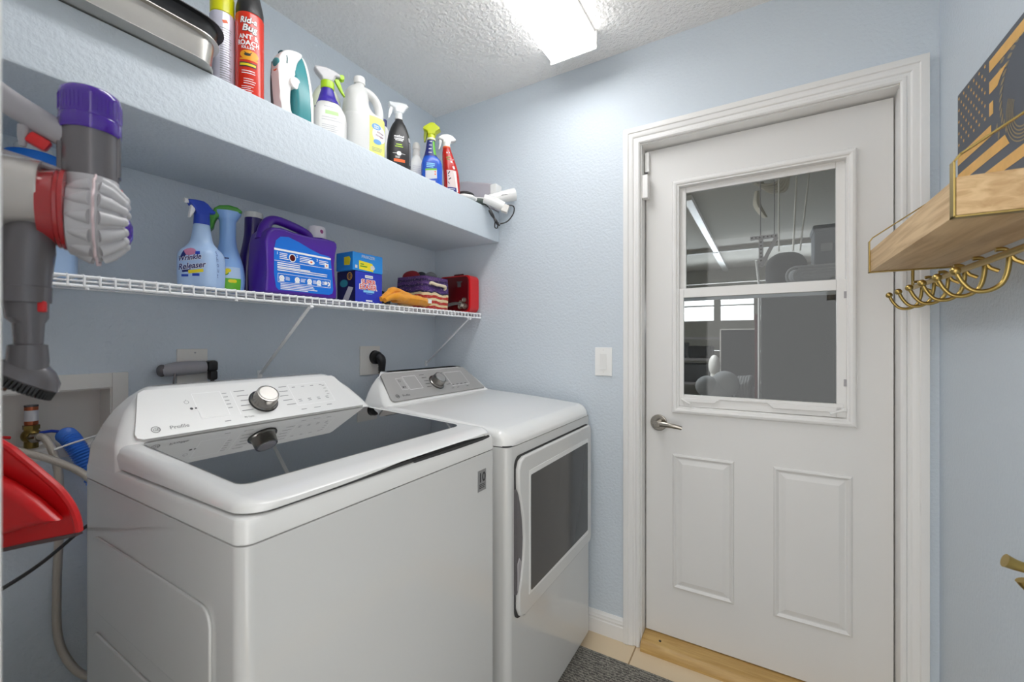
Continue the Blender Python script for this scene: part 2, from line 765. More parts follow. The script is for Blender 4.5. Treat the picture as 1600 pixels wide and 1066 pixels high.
def lines(x0, y0, w, n, dy, h, seed=1, jit=.35):
    """rows of unreadably fine print"""
    rn = random.Random(seed)
    out = []
    for i in range(n):
        ww = w * (1 - jit * rn.random())
        out.append(Rc(x0 + ww / 2, y0 - i * dy, ww, h, 3))
    return out

# ------------------------------------------------------------------ the room
XL, XR, YB, ZC = -1.561, .463, 1.80, 2.505
struct('floor', MB().box(-1.75, .6, -1.6, 1.95, -.1, 0), TILE)
struct('ceiling', MB().box(-1.75, .6, -.1, 1.95, ZC, ZC + .1), CEIL)
b = MB()      # left wall, open at the recessed washer outlet box
b.box(-1.75, XL, -.1, .115, 0, ZC).box(-1.75, XL, .45, 1.95, 0, ZC)
b.box(-1.75, XL, .115, .45, 0, 1.0).box(-1.75, XL, .115, .45, 1.147, ZC)
struct('wall_left', b, WALL)
b = MB()      # back wall around the door
b.box(XL, -.46, YB, YB + .13, 0, ZC).box(.387, XR, YB, YB + .13, 0, ZC).box(-.46, .387, YB, YB + .13, 2.11, ZC)
struct('wall_back', b, WALL)
struct('wall_right', MB().box(XR, XR + .12, -.1, 1.95, 0, ZC), WALL)
b = MB()      # wall the camera looks through the doorway of
b.box(XL, -.398, -.07, .05, 0, ZC).box(-.398, XR, -.07, .05, 2.10, ZC)
struct('wall_front', b, WHITE)  # unseen wall, made white to bounce more light onto the washer side
struct('trim_2', MB().box(-.464, -.394, .05, .064, 0, 2.17, .004), WHITE)
struct('wall_ledge', MB().box(XL, -1.143, .05, YB, 1.767, 1.919, .006), WALL,
       label='thick blue plastered ledge running the length of the left wall', cat='ledge')

# door casing and jamb
prof = [(0, -.001), (0, .010), (.005, .014), (.013, .014), (.017, .010), (.024, .010), (.028, .014), (.036, .0165), (.044, .0165), (.047, .020), (.056, .021), (.067, .019), (.067, -.001)]
xi, xr, zi = -.446, .370, 2.096
rings = [[(xi - w, YB - d, 0.002) for w, d in prof], [(xi - w, YB - d, zi + w) for w, d in prof],
         [(xr + w, YB - d, zi + w) for w, d in prof], [(xr + w, YB - d, 0.002) for w, d in prof]]
struct('trim_1', MB().loft(rings), WHITE, ang=20)
b = MB().box(-.46, -.441, YB + .001, 1.93, 0, 2.11).box(.372, .387, YB + .001, 1.93, 0, 2.11).box(-.441, .372, YB + .001, 1.93, 2.092, 2.11)
struct('trim_3', b, WHITE)
pb = [(0, 0), (.014, 0), (.014, .058), (.012, .062), (.012, .068), (.0135, .071), (.011, .078), (.011, .084), (.006, .091), (.004, .095), (0, .095)]
struct('baseboard_back', MB().loft([[(x, YB - d, z) for d, z in pb] for x in (XL, -.5135)]), WHITE, ang=20)
sl = thing('door_sill', 'golden wooden sill along the floor under the white door', 'sill', (-.03, 1.83, 0))
MB().prism([(1.772, 0), (1.772, .018), (1.786, .034), (1.80, .040), (1.93, .044), (1.93, 0)], -.441, .372, FR((0, 0, 0), (0, 1, 0), (0, 0, 1), (1, 0, 0)), .002).build('sill_board', SILL, sl, True)
MB().cyl((-.37, 1.815, .0405), (-.37, 1.815, .0425), .005).build('screw_hole', DINK, sl, True)

# the door
YD = 1.86
def rect(x0, x1, z0, z1, y):
    return [(x0, y, z0), (x1, y, z0), (x1, y, z1), (x0, y, z1)]


b = MB().loft([rect(-.4365, .3675, .047, 2.083, YD), rect(-.305, .242, 1.0, 1.912, YD), rect(-.305, .242, 1.0, 1.912, YD + .045), rect(-.4365, .3675, .047, 2.083, YD + .045)], False, loop=True)
door = struct('door_1', b, DOORW)
tag(door, 'white half-glass entry door with two raised panels in the end wall', 'door')


def nested(x0, x1, z0, z1, prof, y, cap):
    rings = []
    for i, d in prof:
        rings.append([(x0 + i, y - d, z0 + i), (x1 - i, y - d, z0 + i), (x1 - i, y - d, z1 - i), (x0 + i, y - d, z1 - i)])
    b = MB()
    b.loft(rings, False)
    if cap:
        t = bmesh.new()
        t.faces.new([t.verts.new(p) for p in rings[-1]])
        b._add(t)
    return b


pp = [(0, 0), (.003, .006), (.008, .008), (.013, .005), (.017, .001), (.021, .001), (.038, .0065)]
for x0, x1 in ((-.329, -.102), (.028, .26)):
    nested(x0, x1, .252, .808, pp, YD, True).build('raised_panel', DOORW, door, ang=15)
wf = nested(-.33, .271, .978, 1.936, [(0, 0), (0, .009), (.005, .015), (.012, .017), (.018, .015), (.022, .010), (.026, .010), (.0285, .006), (.0285, -.03)], YD, False).build('window_frame', WHITE, door, ang=15)
for x, z in [(x, z) for x in (-.20, -.03, .14) for z in (1.925, .99)] + [(x, z) for x in (.261, -.32) for z in (1.15, 1.35, 1.55, 1.75)]:
    MB().cyl((x, YD - .0135, z), (x, YD - .0165, z), .002, n=8).build('screw', OFFW, wf)


def ring_frame(b, X0, X1, Z0, Z1, x0, x1, z0, z1, y0, y1, bev=.002):
    b.box(X0, x0, y0, y1, Z0, Z1, bev).box(x1, X1, y0, y1, Z0, Z1, bev)
    b.box(x0, x1, y0, y1, Z0, z0, bev).box(x0, x1, y0, y1, z1, Z1, bev)
    return b


us = ring_frame(MB(), -.302, .243, 1.44, 1.909, -.279, .216, 1.478, 1.886, 1.876, 1.892).build('upper_sash', WHITE, door)
MB().box(-.279, .216, 1.883, 1.885, 1.478, 1.886).build('glass_pane', GLASS, us)
ls = ring_frame(MB(), -.304, .243, 1.008, 1.490, -.285, .2155, 1.056, 1.452, 1.856, 1.873).build('lower_sash', WHITE, door)
MB().box(-.285, .2155, 1.863, 1.865, 1.056, 1.452).build('glass_pane', GLASS, ls)
b = MB()
b.box(-.285, .235, 1.848, 1.858, 1.042, 1.056, .003)
for x0, x1, q in ((-.285, -.165, 1), (.02, .215, -1)):
    if q > 0:
        pts = [(x0, 1.028), (x1 - .006, 1.028), (x1 + .012, 1.044), (x0, 1.044)]
    else:
        pts = [(x0 + .006, 1.026), (x1, 1.026), (x1, 1.044), (x0 - .012, 1.044)]
    b.prism(pts, 0, .012, FR((0, 1.857, 0), (1, 0, 0), (0, 0, 1), (0, -1, 0)), .002)
b.build('lift_rail', WHITE, ls)
for x, dx in ((-.288, .03), (.235, -.04)):
    b = MB().tube([(x, 1.848, 1.036), (x + dx * .5, 1.842, 1.029), (x + dx, 1.838, 1.022)], .0045, 8).box(x - .008, x + .008, 1.848, 1.858, 1.031, 1.043, .002)
    b.build('sash_latch', WPL, ls)
for z in (1.435, 1.13):
    MB().box(.236, .243, 1.852, 1.857, z - .012, z + .012, .001).build('side_clip', MGREY, ls)
h = MB().cyl((-.383, YD, .932), (-.383, YD - .012, .932), .034, bev=.004, n=32).cyl((-.383, YD - .012, .932), (-.383, YD - .05, .932), .013, .012).build('door_handle', NICKEL, door)
MB().tube([(-.388, YD - .047, .932), (-.35, YD - .052, .933), (-.31, YD - .052, .930), (-.285, YD - .050, .925)], [.0115, .010, .0085, .007], 12, k=4, sx=.7, sy=1.1).cyl((-.383, YD - .036, .932), (-.383, YD - .057, .932), .015, bev=.003).build('lever', NICKEL, h)

sn = thing('alarm_sensor', 'small white alarm sensor block on the door jamb, lower of two', 'sensor', (-.429, 1.82, 1.871))
MB().box(-.441, -.417, 1.804, 1.838, 1.871, 1.968, .003).build('sensor_case', WPL, sn, True)
sn = thing('alarm_magnet', 'slim white alarm magnet at the top corner of the door, upper of two', 'sensor', (-.428, 1.85, 1.99))
MB().box(-.437, -.42, 1.838, YD, 1.99, 2.072, .002).build('magnet_case', WPL, sn, True)
MB().tube([(-.430, 1.845, 1.992), (-.430, 1.843, 1.967)], .004, 8).build('cable', DGREY, sn, True)

sw = thing('light_switch', 'white rocker light switch on the blue wall beside the door', 'switch', (-.6035, YB, 1.185))
MB().box(-.642, -.565, YB - .006, YB, 1.123, 1.247, .003).build('plate', WPL, sw, True)
MB().prism([(YB - .0055, 1.152), (YB - .010, 1.152), (YB - .0065, 1.185), (YB - .0075, 1.219), (YB - .0055, 1.219)], -.619, -.589, FR((0, 0, 0), (0, 1, 0), (0, 0, 1), (1, 0, 0)), .001).build('rocker', ENAMEL2, sw, True)
for z in (1.140, 1.2355):
    MB().cyl((-.6035, YB - .0055, z), (-.6035, YB - .0068, z), .0028, n=12).build('screw', OFFW, sw, True)

# ceiling lamp
cl = thing('ceiling_light', 'long white fluorescent lamp glowing on the textured ceiling', 'lamp', (-.67, 1.0, ZC))
MB().box(-.765, -.576, .41, 1.61, 2.494, ZC, .002).build('housing', WHITE, cl, True)
MB().prism([(-.767, 2.4435), (-.764, 2.438), (-.75, 2.430), (-.592, 2.430), (-.577, 2.438), (-.574, 2.4435)], -1.612, -.42, FR((0, 0, 0), (1, 0, 0), (0, 0, 1), (0, -1, 0)), .001).build('diffuser', DIFF, cl, True)
MB().prism([(-.758, 2.494), (-.770, 2.462), (-.768, 2.444), (-.573, 2.444), (-.571, 2.462), (-.583, 2.494)], -1.612, -.42, FR((0, 0, 0), (1, 0, 0), (0, 0, 1), (0, -1, 0)), .001).build('side_lens', DIFS, cl, True)
for y0, y1 in ((.408, .4198), (1.6122, 1.624)):
    MB().box(-.772, -.569, y0, y1, 2.428, 2.503, .003).build('end_cap', WHITE, cl, True)

# rug
rg = MB().box(-.688, .30, -.55, 1.668, 0, .009, .003).build('rug', RUG)
tag(rg, 'grey woven rug lying on the beige tiles before the dryer', 'rug')

# ------------------------------------------------------------------ the garage beyond the glass
GY0, GY1, GX0, GX1, GZ = 1.931, 8.9, -2.6, 2.4, 2.62
struct('floor', MB().box(GX0 - .1, GX1 + .1, 1.95, 9.1, -.2, -.05), GCONC)
struct('ceiling', MB().box(GX0 - .1, GX1 + .1, 1.95, 9.1, GZ, GZ + .1), GCEIL)
struct('wall_garage_left', MB().box(GX0 - .1, GX0, 1.95, 9.1, -.05, GZ), GWALL)
struct('wall_garage_right', MB().box(GX1, GX1 + .1, 1.95, 9.1, -.05, GZ), GWALL)
b = MB().box(GX0, -.462, 1.951, 2.0, -.05, GZ).box(.389, GX1, 1.951, 2.0, -.05, GZ).box(-.462, .389, 1.951, 2.0, 2.11, GZ)
struct('wall_garage_near', b, GWALL)
b = MB()
for x0, x1 in ((GX0, -1.98), (-1.46, -1.36), (-.83, -.71), (-.17, -.06), (.46, .58), (1.1, 1.2), (1.7, GX1)):
    b.box(x0, x1, GY1, GY1 + .06, 1.66, 2.08)
b.box(GX0, GX1, GY1, GY1 + .06, -.05, .52).box(GX0, GX1, GY1, GY1 + .06, .53, 1.09).box(GX0, GX1, GY1, GY1 + .06, 1.10, 1.66)
b.box(GX0, GX1, GY1, GY1 + .06, 2.08, 2.2).box(GX0, GX1, GY1 - .02, GY1 + .06, 2.21, 2.36).box(GX0, GX1, GY1 - .04, GY1 + .06, 2.37, GZ)
gd = struct('door_2', b, GDOOR)
tag(gd, 'sectional garage door with a row of bright windows', 'door')
for x0, x1 in ((-1.98, -1.46), (-1.36, -.83), (-.71, -.17), (-.06, .46), (.58, 1.1), (1.2, 1.7)):
    wn = MB().box(x0, x1, GY1 + .005, GY1 + .04, 1.925, 1.955).build('window_muntin', DOORW, gd)
    MB().box(x0, x1, GY1 + .02, GY1 + .024, 1.66, 2.08).build('glass_pane', GLASSC, wn)
struct('trim_4', MB().box(-.645, -.575, 4.2, 6.92, GZ - .05, GZ, .004).box(-.665, -.575, 6.93, GY1, GZ - .05, GZ, .004), WHITE)
struct('trim_5', MB().box(GX0, GX1, 6.84, 6.90, GZ - .05, GZ), GDOOR)
daylight = area('daylight_outside', (0, 10.2, 1.0), (R_(-108), 0, 0), 5.0, 2.0, 1300, (.98, .99, 1))
area('garage_fill_light', (-1.5, 3.6, 2.5), (0, 0, 0), 1.2, .4, 55, (1, .97, .93))  # unseen fill light added to brighten the garage behind the glass

gc = thing('storage_cabinet', 'tall dark grey cabinet in the garage just outside the door glass', 'cabinet', (.3, 3.3, -.05))
MB().box(-.02, .85, 3.0, 3.6, -.05, 1.60, .006).build('carcass', GDARK, gc, True)
MB().box(-.015, .41, 2.982, 3.0, .02, 1.59, .004).build('cabinet_door', GDARK, gc, True)
MB().box(.416, .845, 2.982, 3.0, .02, 1.59, .004).build('cabinet_door', GDARK, gc, True)
bg = MB().box(.005, .245, 3.32, 3.56, 1.6005, 1.875, .10, 6).build('duffel_bag', GFAB)
tag(bg, 'rounded black bag on top of the garage cabinet', 'bag')
bl = thing('folded_blanket', 'grey folded blanket at the front of the garage cabinet top', 'blanket', (.27, 3.1, 1.603))
b = MB()
for k, (hw, hh) in enumerate(((.155, .052), (.130, .036), (.102, .020), (.07, .006))):
    lo = rr(.27 - hw, 1.6645 - hh, .27 + hw, 1.6645 + hh, min(hh * .98, .05), 6)
    b.tube([(p[0] + .01 * k, 3.06 + .004 * k, p[1]) for p in lo], .0085, 8, True)
b.box(.12, .42, 3.065, 3.24, 1.6035, 1.711, .045, 4)
b.build('blanket_folds', GBLK, bl, True)
bn = thing('storage_bin', 'blue-grey bin with a pale label behind the bag in the garage', 'bin', (.45, 3.45, 1.603))
MB().box(.275, .75, 3.36, 3.58, 1.602, 2.0, .01).build('bin_body', GBLUE, bn, True)
MB().box(.268, .757, 3.35, 3.59, 1.98, 2.02, .006).build('bin_lid', GBLUE, bn, True)
MB().box(.31, .37, 3.357, 3.361, 1.85, 1.90).build('label_card', GBLK, bn, True)
for p0, p1, lb in (((.083, 3.43), (.083, 3.43), 'left cord hanging from the garage ceiling onto the black bag'),
                   ((.21, 3.8), (.165, 3.44), 'middle cord hanging from the garage ceiling onto the black bag'),
                   ((.29, 3.75), (.205, 3.46), 'right cord hanging from the garage ceiling beside the black bag')):
    tag(MB().tube([(p0[0], p0[1], GZ), (p1[0], p1[1], 1.885)], .006, 6).build('hanging_rope', ROPE), lb, 'cord')
bk = thing('angle_bracket', 'perforated steel bracket hanging in the garage left of the black bag', 'bracket', (0, 3.35, 2.0))
b = MB().box(-.085, .075, 3.34, 3.36, 1.965, 1.99).box(-.035, -.008, 3.34, 3.352, 1.80, 1.97)
b.box(-.012, .012, 3.345, 3.357, -.11, .10, M=FR((.025, 0, 1.88), (math.cos(.45), 0, -math.sin(.45)), (0, 1, 0), (math.sin(.45), 0, math.cos(.45))))
b.cyl((-.025, 3.35, 1.98), (-.025, 3.35, GZ), .003, n=8).cyl((.055, 3.35, 1.98), (.055, 3.35, GZ), .003, n=8)
b.build('angle_iron', MGREY, bk, True)
b = MB()
for i in range(7):
    b.cyl((-.075 + i * .023, 3.339, 1.978), (-.075 + i * .023, 3.341, 1.978), .006, n=8)
for i in range(6):
    b.cyl((-.0215, 3.339, 1.82 + i * .025), (-.0215, 3.341, 1.82 + i * .025), .006, n=8)
b.build('hole_pattern', DINK, bk, True)
tk = MB().tube([(-.05, 3.37, 1.83), (-.045, 3.42, 1.78), (-.034, 3.46, 1.66), (-.034, 3.46, 1.3), (-.034, 3.46, -.05)], .008, 8).build('steel_track', SHELFW)
tag(tk, 'thin white steel track running down beside the garage bracket', 'track')
pc = thing('hanging_cloth', 'pale cloth bundle hung under the garage ceiling above the bracket', 'cloth', (.0, 4.0, GZ))
b = MB()
for i in range(5):
    b.tube([(-.09 + .012 * i, 4.0 + .012 * i, GZ - .005), (-.05 + .02 * i, 4.0, GZ - .07 - .018 * i), (.05 + .02 * i, 4.0, GZ - .09 - .016 * i), (.12 + .01 * i, 4.02, GZ - .05)], .013, 8, k=5, sx=1.6)
b.tube([(-.05, 4.02, GZ - .12), (-.055, 4.03, GZ - .22), (-.02, 4.03, GZ - .30), (.01, 4.04, GZ - .34)], [.02, .03, .022, .012], 10, k=5, sx=1.6)
b.build('cloth_folds', mat('pale_cloth', '#d9d5ca', .9), pc, True)
bx = thing('dark_crate', 'dark square panel box standing in the garage under the windows', 'box', (-.19, 4.15, -.05))
MB().box(-.322, -.06, 4.0, 4.3, .9, 1.37, .006).build('crate_body', GFAB, bx, True)
MB().box(-.327, -.318, 3.996, 4.0, .9, 1.375).box(-.327, -.06, 3.996, 4.0, 1.368, 1.377).build('pale_edging', OFFW, bx, True)
MB().box(-.36, -.03, 3.95, 4.4, -.05, .9, .01).build('lower_box', GDARK, bx, True)
cu_ = thing('seat_cushion', 'pale grey double-lobed cushion low behind the door glass', 'cushion', (-.27, 3.1, -.05))
MB().ball((-.325, 3.08, .975), .075, (1, .7, .95)).ball((-.222, 3.1, .995), .085, (1, .7, 1.0)).ball((-.27, 3.09, .95), .09, (1, .6, .9)).build('cushion_pad', GBLK, cu_, True)
MB().cyl((-.27, 3.1, -.05), (-.27, 3.1, .95), .03).cyl((-.27, 3.1, -.05), (-.27, 3.1, -.02), .09).build('pedestal', DGREY, cu_, True)
sk = thing('fabric_roll', 'dark ribbed roll of fabric beside the grey cushion in the garage', 'roll', (-.10, 3.35, -.05))
b = MB()
for i in range(5):
    x = -.172 + .018 * i
    b.tube([(x, 3.27, -.05), (x, 3.27, .86), (x + .010, 3.29, .97 + .01 * i), (x + .02, 3.36, 1.02), (x + .02, 3.40, .9), (x + .02, 3.41, -.05)], .0125, 8, k=4)
b.build('ribs', CLOTHG, sk, True)
MB().box(-.16, -.085, 3.29, 3.42, -.05, .97, .03).build('core', GFAB, sk, True)
rs = MB().box(-.065, -.03, 3.7, 3.75, -.05, 1.48, .006).build('red_post', DRED)
tag(rs, 'narrow red upright standing against the garage cabinet', 'post')
wb = MB().ball((-.36, 3.9, 1.07), .09, (.5, .5, 1.0)).cyl((-.36, 3.9, -.05), (-.36, 3.9, 1.05), .03).build('white_bag', WPL)
tag(wb, 'white plastic bag beside the dark crate in the garage', 'bag')
sh = thing('garage_shelf', 'low grey shelving under the garage windows', 'shelf', (-1.1, 7.9, -.05))
b = MB()
for z in (.1, .55, .95, 1.3):
    b.box(-1.9, -.3, 7.6, 8.3, z, z + .04)
for x in (-1.9, -.34):
    b.box(x, x + .04, 7.6, 7.64, -.05, 1.34)
b.build('shelf_rack', MGREY, sh, True)
for i, (x0, x1, z, hh, m, lb) in enumerate(((-1.5, -1.15, .99, .26, GBLUE, 'blue-grey tub on the upper deck of the garage shelving'), (-1.1, -.75, .99, .2, GFAB, 'black carton on the upper deck of the garage shelving'), (-1.45, -.8, .59, .3, GDARK, 'wide grey carton on the lower deck of the garage shelving'))):
    tag(MB().box(x0, x1, 7.65, 8.1, z + .001, z + hh, .01).build('storage_tub', m), lb, 'tub')

# ------------------------------------------------------------------ washer and dryer (both front the room, +x)
XF, XB = -.655, -1.31


def console(y0, y1, zb, dx, ztop, zbot):
    """tapering control tower: rings from the base up, narrowing in y and leaning back in x"""
    rings = []
    for z, ins, xf in ((zb, .001, -1.10), (zb + .02, .001, -1.115), (zbot - .012, .006, -1.135), (zbot, .012, -1.155), (zbot + .03, .026, -1.183), (zbot + .06, .045, -1.212), (zbot + .085, .069, -1.236), (ztop - .008, .092, -1.2535), (ztop - .002, .102, -1.261), (ztop, .115, -1.272)):
        rings.append([(p[0], p[1], z) for p in rr(XB + .0 + (.003 if z > ztop - .005 else 0), y0 + ins, xf + dx, y1 - ins, .022, 6)])
    return MB().loft(rings)


def panel_frame(y0, y1, dx, zbot, ztop):
    yc = (y0 + y1) / 2
    o = Vector((-1.155 + dx, yc, zbot + .003))
    t = Vector((-1.250 + dx, yc, ztop - .008))
    v = (t - o).normalized()
    u = Vector((0, 1, 0))
    n = u.cross(v).normalized()
    return FR(o + n * .001, u, v, n), (t - o).length


def knob(M, u, v, parent, r=.031):
    K = M @ Tm(u, v, .004)
    k = MB().lathe([(r * 1.16, 0), (r * 1.16, .004), (r * 1.03, .006), (r * 1.0, .009), (r * .93, .030), (r * .90, .033), (r * .78, .0335)], 48, K).build('control_knob', KNOBM, parent, True, 30)
    b = MB().lathe([(r * .78, .0325), (r * .74, .0345), (0, .0345)], 48, K)
    b.build('knob_cap', DIAL, k, True)
    MB().lathe([(r * 1.22, -.002), (r * 1.22, .0012), (r * 1.1, .0014)], 48, K).build('knob_shadow_ring', GAP_DARK, k, True)


def emblem(M, cx, cy, r):
    sh = [Rg(cx, cy, r * .80, r, 28), Tx('GE', r * .8, cx, cy, .02, .25)]
    return sh


def cycle_marks(side, x, y):
    out = []
    rn = random.Random(3 if side < 0 else 5)
    for i in range(5):
        w = .020 + .012 * rn.random()
        out.append(Rc(x + side * (.004 * i if i < 3 else .004 * (4 - i)), y - i * .0165, w, .0022, 2))
    return out


# --- washer
WY0, WY1 = .33, 1.014
wa = thing('washing_machine', 'white top-loading washer with smoked glass lid, nearer of the two machines', 'washer', (-.98, .672, 0))
MB().prism(rr(XB, WY0, XF, WY1, .022, 6), .03, .9705, None, .002).build('cabinet', ENAMEL_SHADE, wa, True)
for x in (XB + .06, XF - .06):
    for y in (WY0 + .06, WY1 - .06):
        MB().cyl((x, y, 0), (x, y, .0298), .022).build('foot', BLACKP, wa, True)
b = MB()
MS = FR((0, WY0 + .0005, 0), (1, 0, 0), (0, 0, 1), (0, -1, 0))
b.prism(rr(-1.245, .70, -.735, .86, .03), 0, .006, MS, .0045)
b.prism(rr(-1.245, .08, -.735, .655, .03), 0, .006, MS, .0045)
b.build('side_embossing', ENAMEL_SHADE, wa, True)
MB().prism(rr(XB, WY0 + .0035, XF - .0035, WY1 - .0035, .02, 6), .968, .976).build('seam', GAP_DARK, wa, True)
# deck under the lid
rings = []
for z, i in ((.9722, .001), (.975, -.0005), (1.0, 0), (1.008, .003), (1.011, .008)):
    rings.append([(p[0], p[1], z) for p in rr(XB + i, WY0 + i, XF - i, WY1 - i, .022, 6)])
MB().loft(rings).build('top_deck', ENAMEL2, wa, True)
MB().prism(rr(-1.15, WY0 + .012, XF - .006, WY1 - .012, .042, 8), 1.009, 1.0165).build('lid_gap_shade', GAP_DARK, wa, True)  # dark filler added so the gap under the lid reads as shade


def lid_loft(y0, y1, stations, scoop=0., n=26):
    """stations: (x, z bottom, z top, side inset)"""
    rings = []
    for x, zb, zt, ins in stations:
        a, c = y0 + ins, y1 - ins
        rim = min(.022, (zt - zb) * .9)
        ring = []
        for i in range(n + 1):
            y = a + (c - a) * i / n
            f = (y - y0) / (y1 - y0)
            up = 0.
            if scoop and x > XF - .10:
                g = math.exp(-((f - .62) / .24) ** 2)
                up = scoop * g * min(1, (x - XF + .10) / .08)
            ring.append((x, y, min(zb + up, zt - .001)))
        for q in range(7):
            t = q / 6 * math.pi / 2
            ring.append((x, c - .022 * (1 - math.cos(t)), zt - rim * (1 - math.sin(t))))
        for i in range(1, n):
            ring.append((x, c - .022 + (a + .022 - c + .022) * i / n, zt))
        for q in range(7):
            t = (1 - q / 6) * math.pi / 2
            ring.append((x, a + .022 * (1 - math.cos(t)), zt - rim * (1 - math.sin(t))))
        rings.append(ring)
    return MB().loft(rings)


GX_B, GX_F = -1.150, -.745          # lid glass back and front
lidz = lambda x: 1.056 + (x - GX_B) / (GX_F - GX_B) * (1.034 - 1.056)
def front_run(zb, z_end):
    """stations rounding the front corners in plan (radius .045) while the top rolls over"""
    out = []
    for d, dz in ((.045, .0), (.034, .0006), (.025, .0018), (.017, .0035), (.010, .0052), (.005, .0068), (.002, .0078), (.0, .0095)):
        r = .045
        out.append((XF - d, zb, z_end - dz, .001 + r - math.sqrt(max(0, r * r - (r - d) ** 2))))
    return out


st = [(-1.162, 1.0145, 1.0555, .001), (-.95, 1.0145, lidz(-.95), .001), (-.80, 1.0145, lidz(-.80), .001), (-.745, 1.0145, 1.034, .001)] + front_run(1.0145, 1.0325)
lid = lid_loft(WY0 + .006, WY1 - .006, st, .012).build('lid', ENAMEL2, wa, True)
gl = FR((GX_B, .672, 1.0562), Vector((GX_F - GX_B, 0, 1.0342 - 1.0562)).normalized(), (0, 1, 0), (0, 0, 1))
MB().prism(rr(0, -.295, .405, .295, .022), 0, .0012, gl).build('lid_glass', SMOKE, lid, True)
b = MB()
b.prism([(WY0 + .36, 1.0085), (WY0 + .50, 1.006), (WY0 + .62, 1.006), (WY1 - .03, 1.0085), (WY1 - .03, 1.0135), (WY0 + .36, 1.0135)], -.70, -.657, FR((0, 0, 0), (0, 1, 0), (0, 0, 1), (1, 0, 0)))
b.box(-.70, -.676, WY0 + .33, WY1 - .05, 1.0115, 1.0205)
b.build('recess_shade', GAP_DARK, lid, True)  # dark strips standing in for shade under the lid's handle scoop
ZB, ZT = 1.056, 1.165
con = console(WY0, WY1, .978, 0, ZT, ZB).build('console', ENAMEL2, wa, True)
PM, PH = panel_frame(WY0, WY1, 0, ZB, ZT)
pw, pt = .300, .252
b = MB()
out = [(-pw + .012, 0), (pw - .004, 0), (pw - .002, .003), (pt, PH - .006), (pt - .008, PH), (-pt - .006, PH), (-pt - .018, PH - .008), (-pw, .016), (-pw + .002, .006)]
b.prism(out, -.004, .0035, PM, .0012)
pan = b.build('control_panel', PANELW, con, True)
F1 = flat(PM @ Tm(0, 0, .0036))
b = MB().decal(emblem(PM, -.262, .021, .0088) + [Tx('Profile', .0092, -.217, .021, .01, 0, 1.12)], F1)
b.decal([Rg(-.185, .088, .0042, .0052, 18, 110, 430), Rc(-.185, .0935, .001, .005), Tx('My Cycle', .0045, -.062, .020, .01)], F1)
b.decal(cycle_marks(1, -.058, .107) + cycle_marks(-1, .063, .107), F1)
b.decal([Rc(-.115, .016, .014, .0022), Rc(.092, .018, .017, .0022), Rc(.135, .018, .022, .0018), Rc(.178, .022, .017, .0022)], F1)
b.decal([Rc(.095 + .03 * i, y, .010, .0022) for i in range(4) for y in (.048, .054, .102)] + [Rc(.193, .062 + .012 * i, .009, .002) for i in range(4)], F1)
b.decal([Rc(-.096, .056 + .012 * i, .011, .002) for i in range(5)], F1)
b.build('panel_print', INK, pan, True)
b = MB().decal([El(-.180, .067, .0035, .0035), Rc(-.170, .067, .006, .004)], F1)
b.build('button_mark', DINK, pan, True)
b = MB().decal(Fr(-.168, .034, -.104, .112, .0012) + Fr(.080, .034, .205, .112, .0012) + [Rc(-.079, .07, .0012, .08)], F1)
b.build('window_outline', WINK, pan, True)
knob(PM, -.008, .064, pan)
bd = MB().box(XF - .001, XF + .0008, .925, .963, .872, .928).build('badge', INK, wa, True)
tag(bd, 'small grey warranty badge')
MF = FR((XF + .0009, .944, .9), (0, 1, 0), (0, 0, 1), (1, 0, 0))
b = MB().decal([Tx('10', .024, 0, .009, .04, 0, .95)] + lines(-.014, -.010, .028, 3, .0045, .002, 4), flat(MF))
b.build('badge_print', DINK, bd, True)

# --- dryer
DY0, DY1 = 1.083, 1.769
DX, DZB, DZT = -.032, 1.044, 1.153
dr = thing('clothes_dryer', 'white front-loading dryer with dark door window, farther of the two machines', 'dryer', (-.98, 1.426, 0))
MB().prism(rr(XB, DY0, XF, DY1, .022, 6), .018, .9535, None, .002).build('cabinet', ENAMEL_SHADE, dr, True)
for x in (XB + .06, XF - .06):
    for y in (DY0 + .06, DY1 - .06):
        MB().cyl((x, y, 0), (x, y, .0178), .022).build('foot', BLACKP, dr, True)
st = [(XB + .004, .9565, 1.015, .0), (-1.20, .9565, 1.040, .0), (-.95, .9565, 1.024, .0), (-.80, .9565, 1.012, .0), (-.745, .9565, 1.007, .0)]
for d, z in ((.045, 1.003), (.034, .999), (.025, .9945), (.017, .989), (.010, .983), (.005, .9765), (.002, .971), (-.003, .963)):
    q = max(d, 0)
    st.append((XF - d, .9565, z, .04 - math.sqrt(max(0, .04 ** 2 - (.04 - min(q, .04)) ** 2))))
MB().prism(rr(XB, DY0 + .0035, XF - .0035, DY1 - .0035, .02, 6), .951, .958).build('seam', GAP_DARK, dr, True)
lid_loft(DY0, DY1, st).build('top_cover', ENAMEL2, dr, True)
con = console(DY0, DY1, .985, DX + .004, DZT, DZB).build('console', ENAMEL2, dr, True)
PM, PH = panel_frame(DY0, DY1, DX + .004, DZB, DZT)
b = MB()
out = [(-pw + .012, 0), (pw - .004, 0), (pw - .002, .003), (pt, PH - .006), (pt - .008, PH), (-pt - .014, PH), (-pt - .024, PH - .008), (-pw, .016), (-pw + .002, .006)]
b.prism(out, -.004, .0035, PM, .0012)
pan = b.build('control_panel', CREASE, con, True)
F1 = flat(PM @ Tm(0, 0, .0036))
b = MB().decal(emblem(PM, -.262, .021, .0088) + [Tx('Profile', .0092, -.217, .021, .01, 0, 1.12)], F1)
b.decal(cycle_marks(1, -.065, .112) + cycle_marks(-1, .060, .112), F1)
b.decal([Rc(.088 + .03 * i, .040, .016, .003) for i in range(4)] + [Rc(.07, .022, .018, .002), Rc(.108, .022, .014, .002), Rc(.178, .022, .017, .002)], F1)
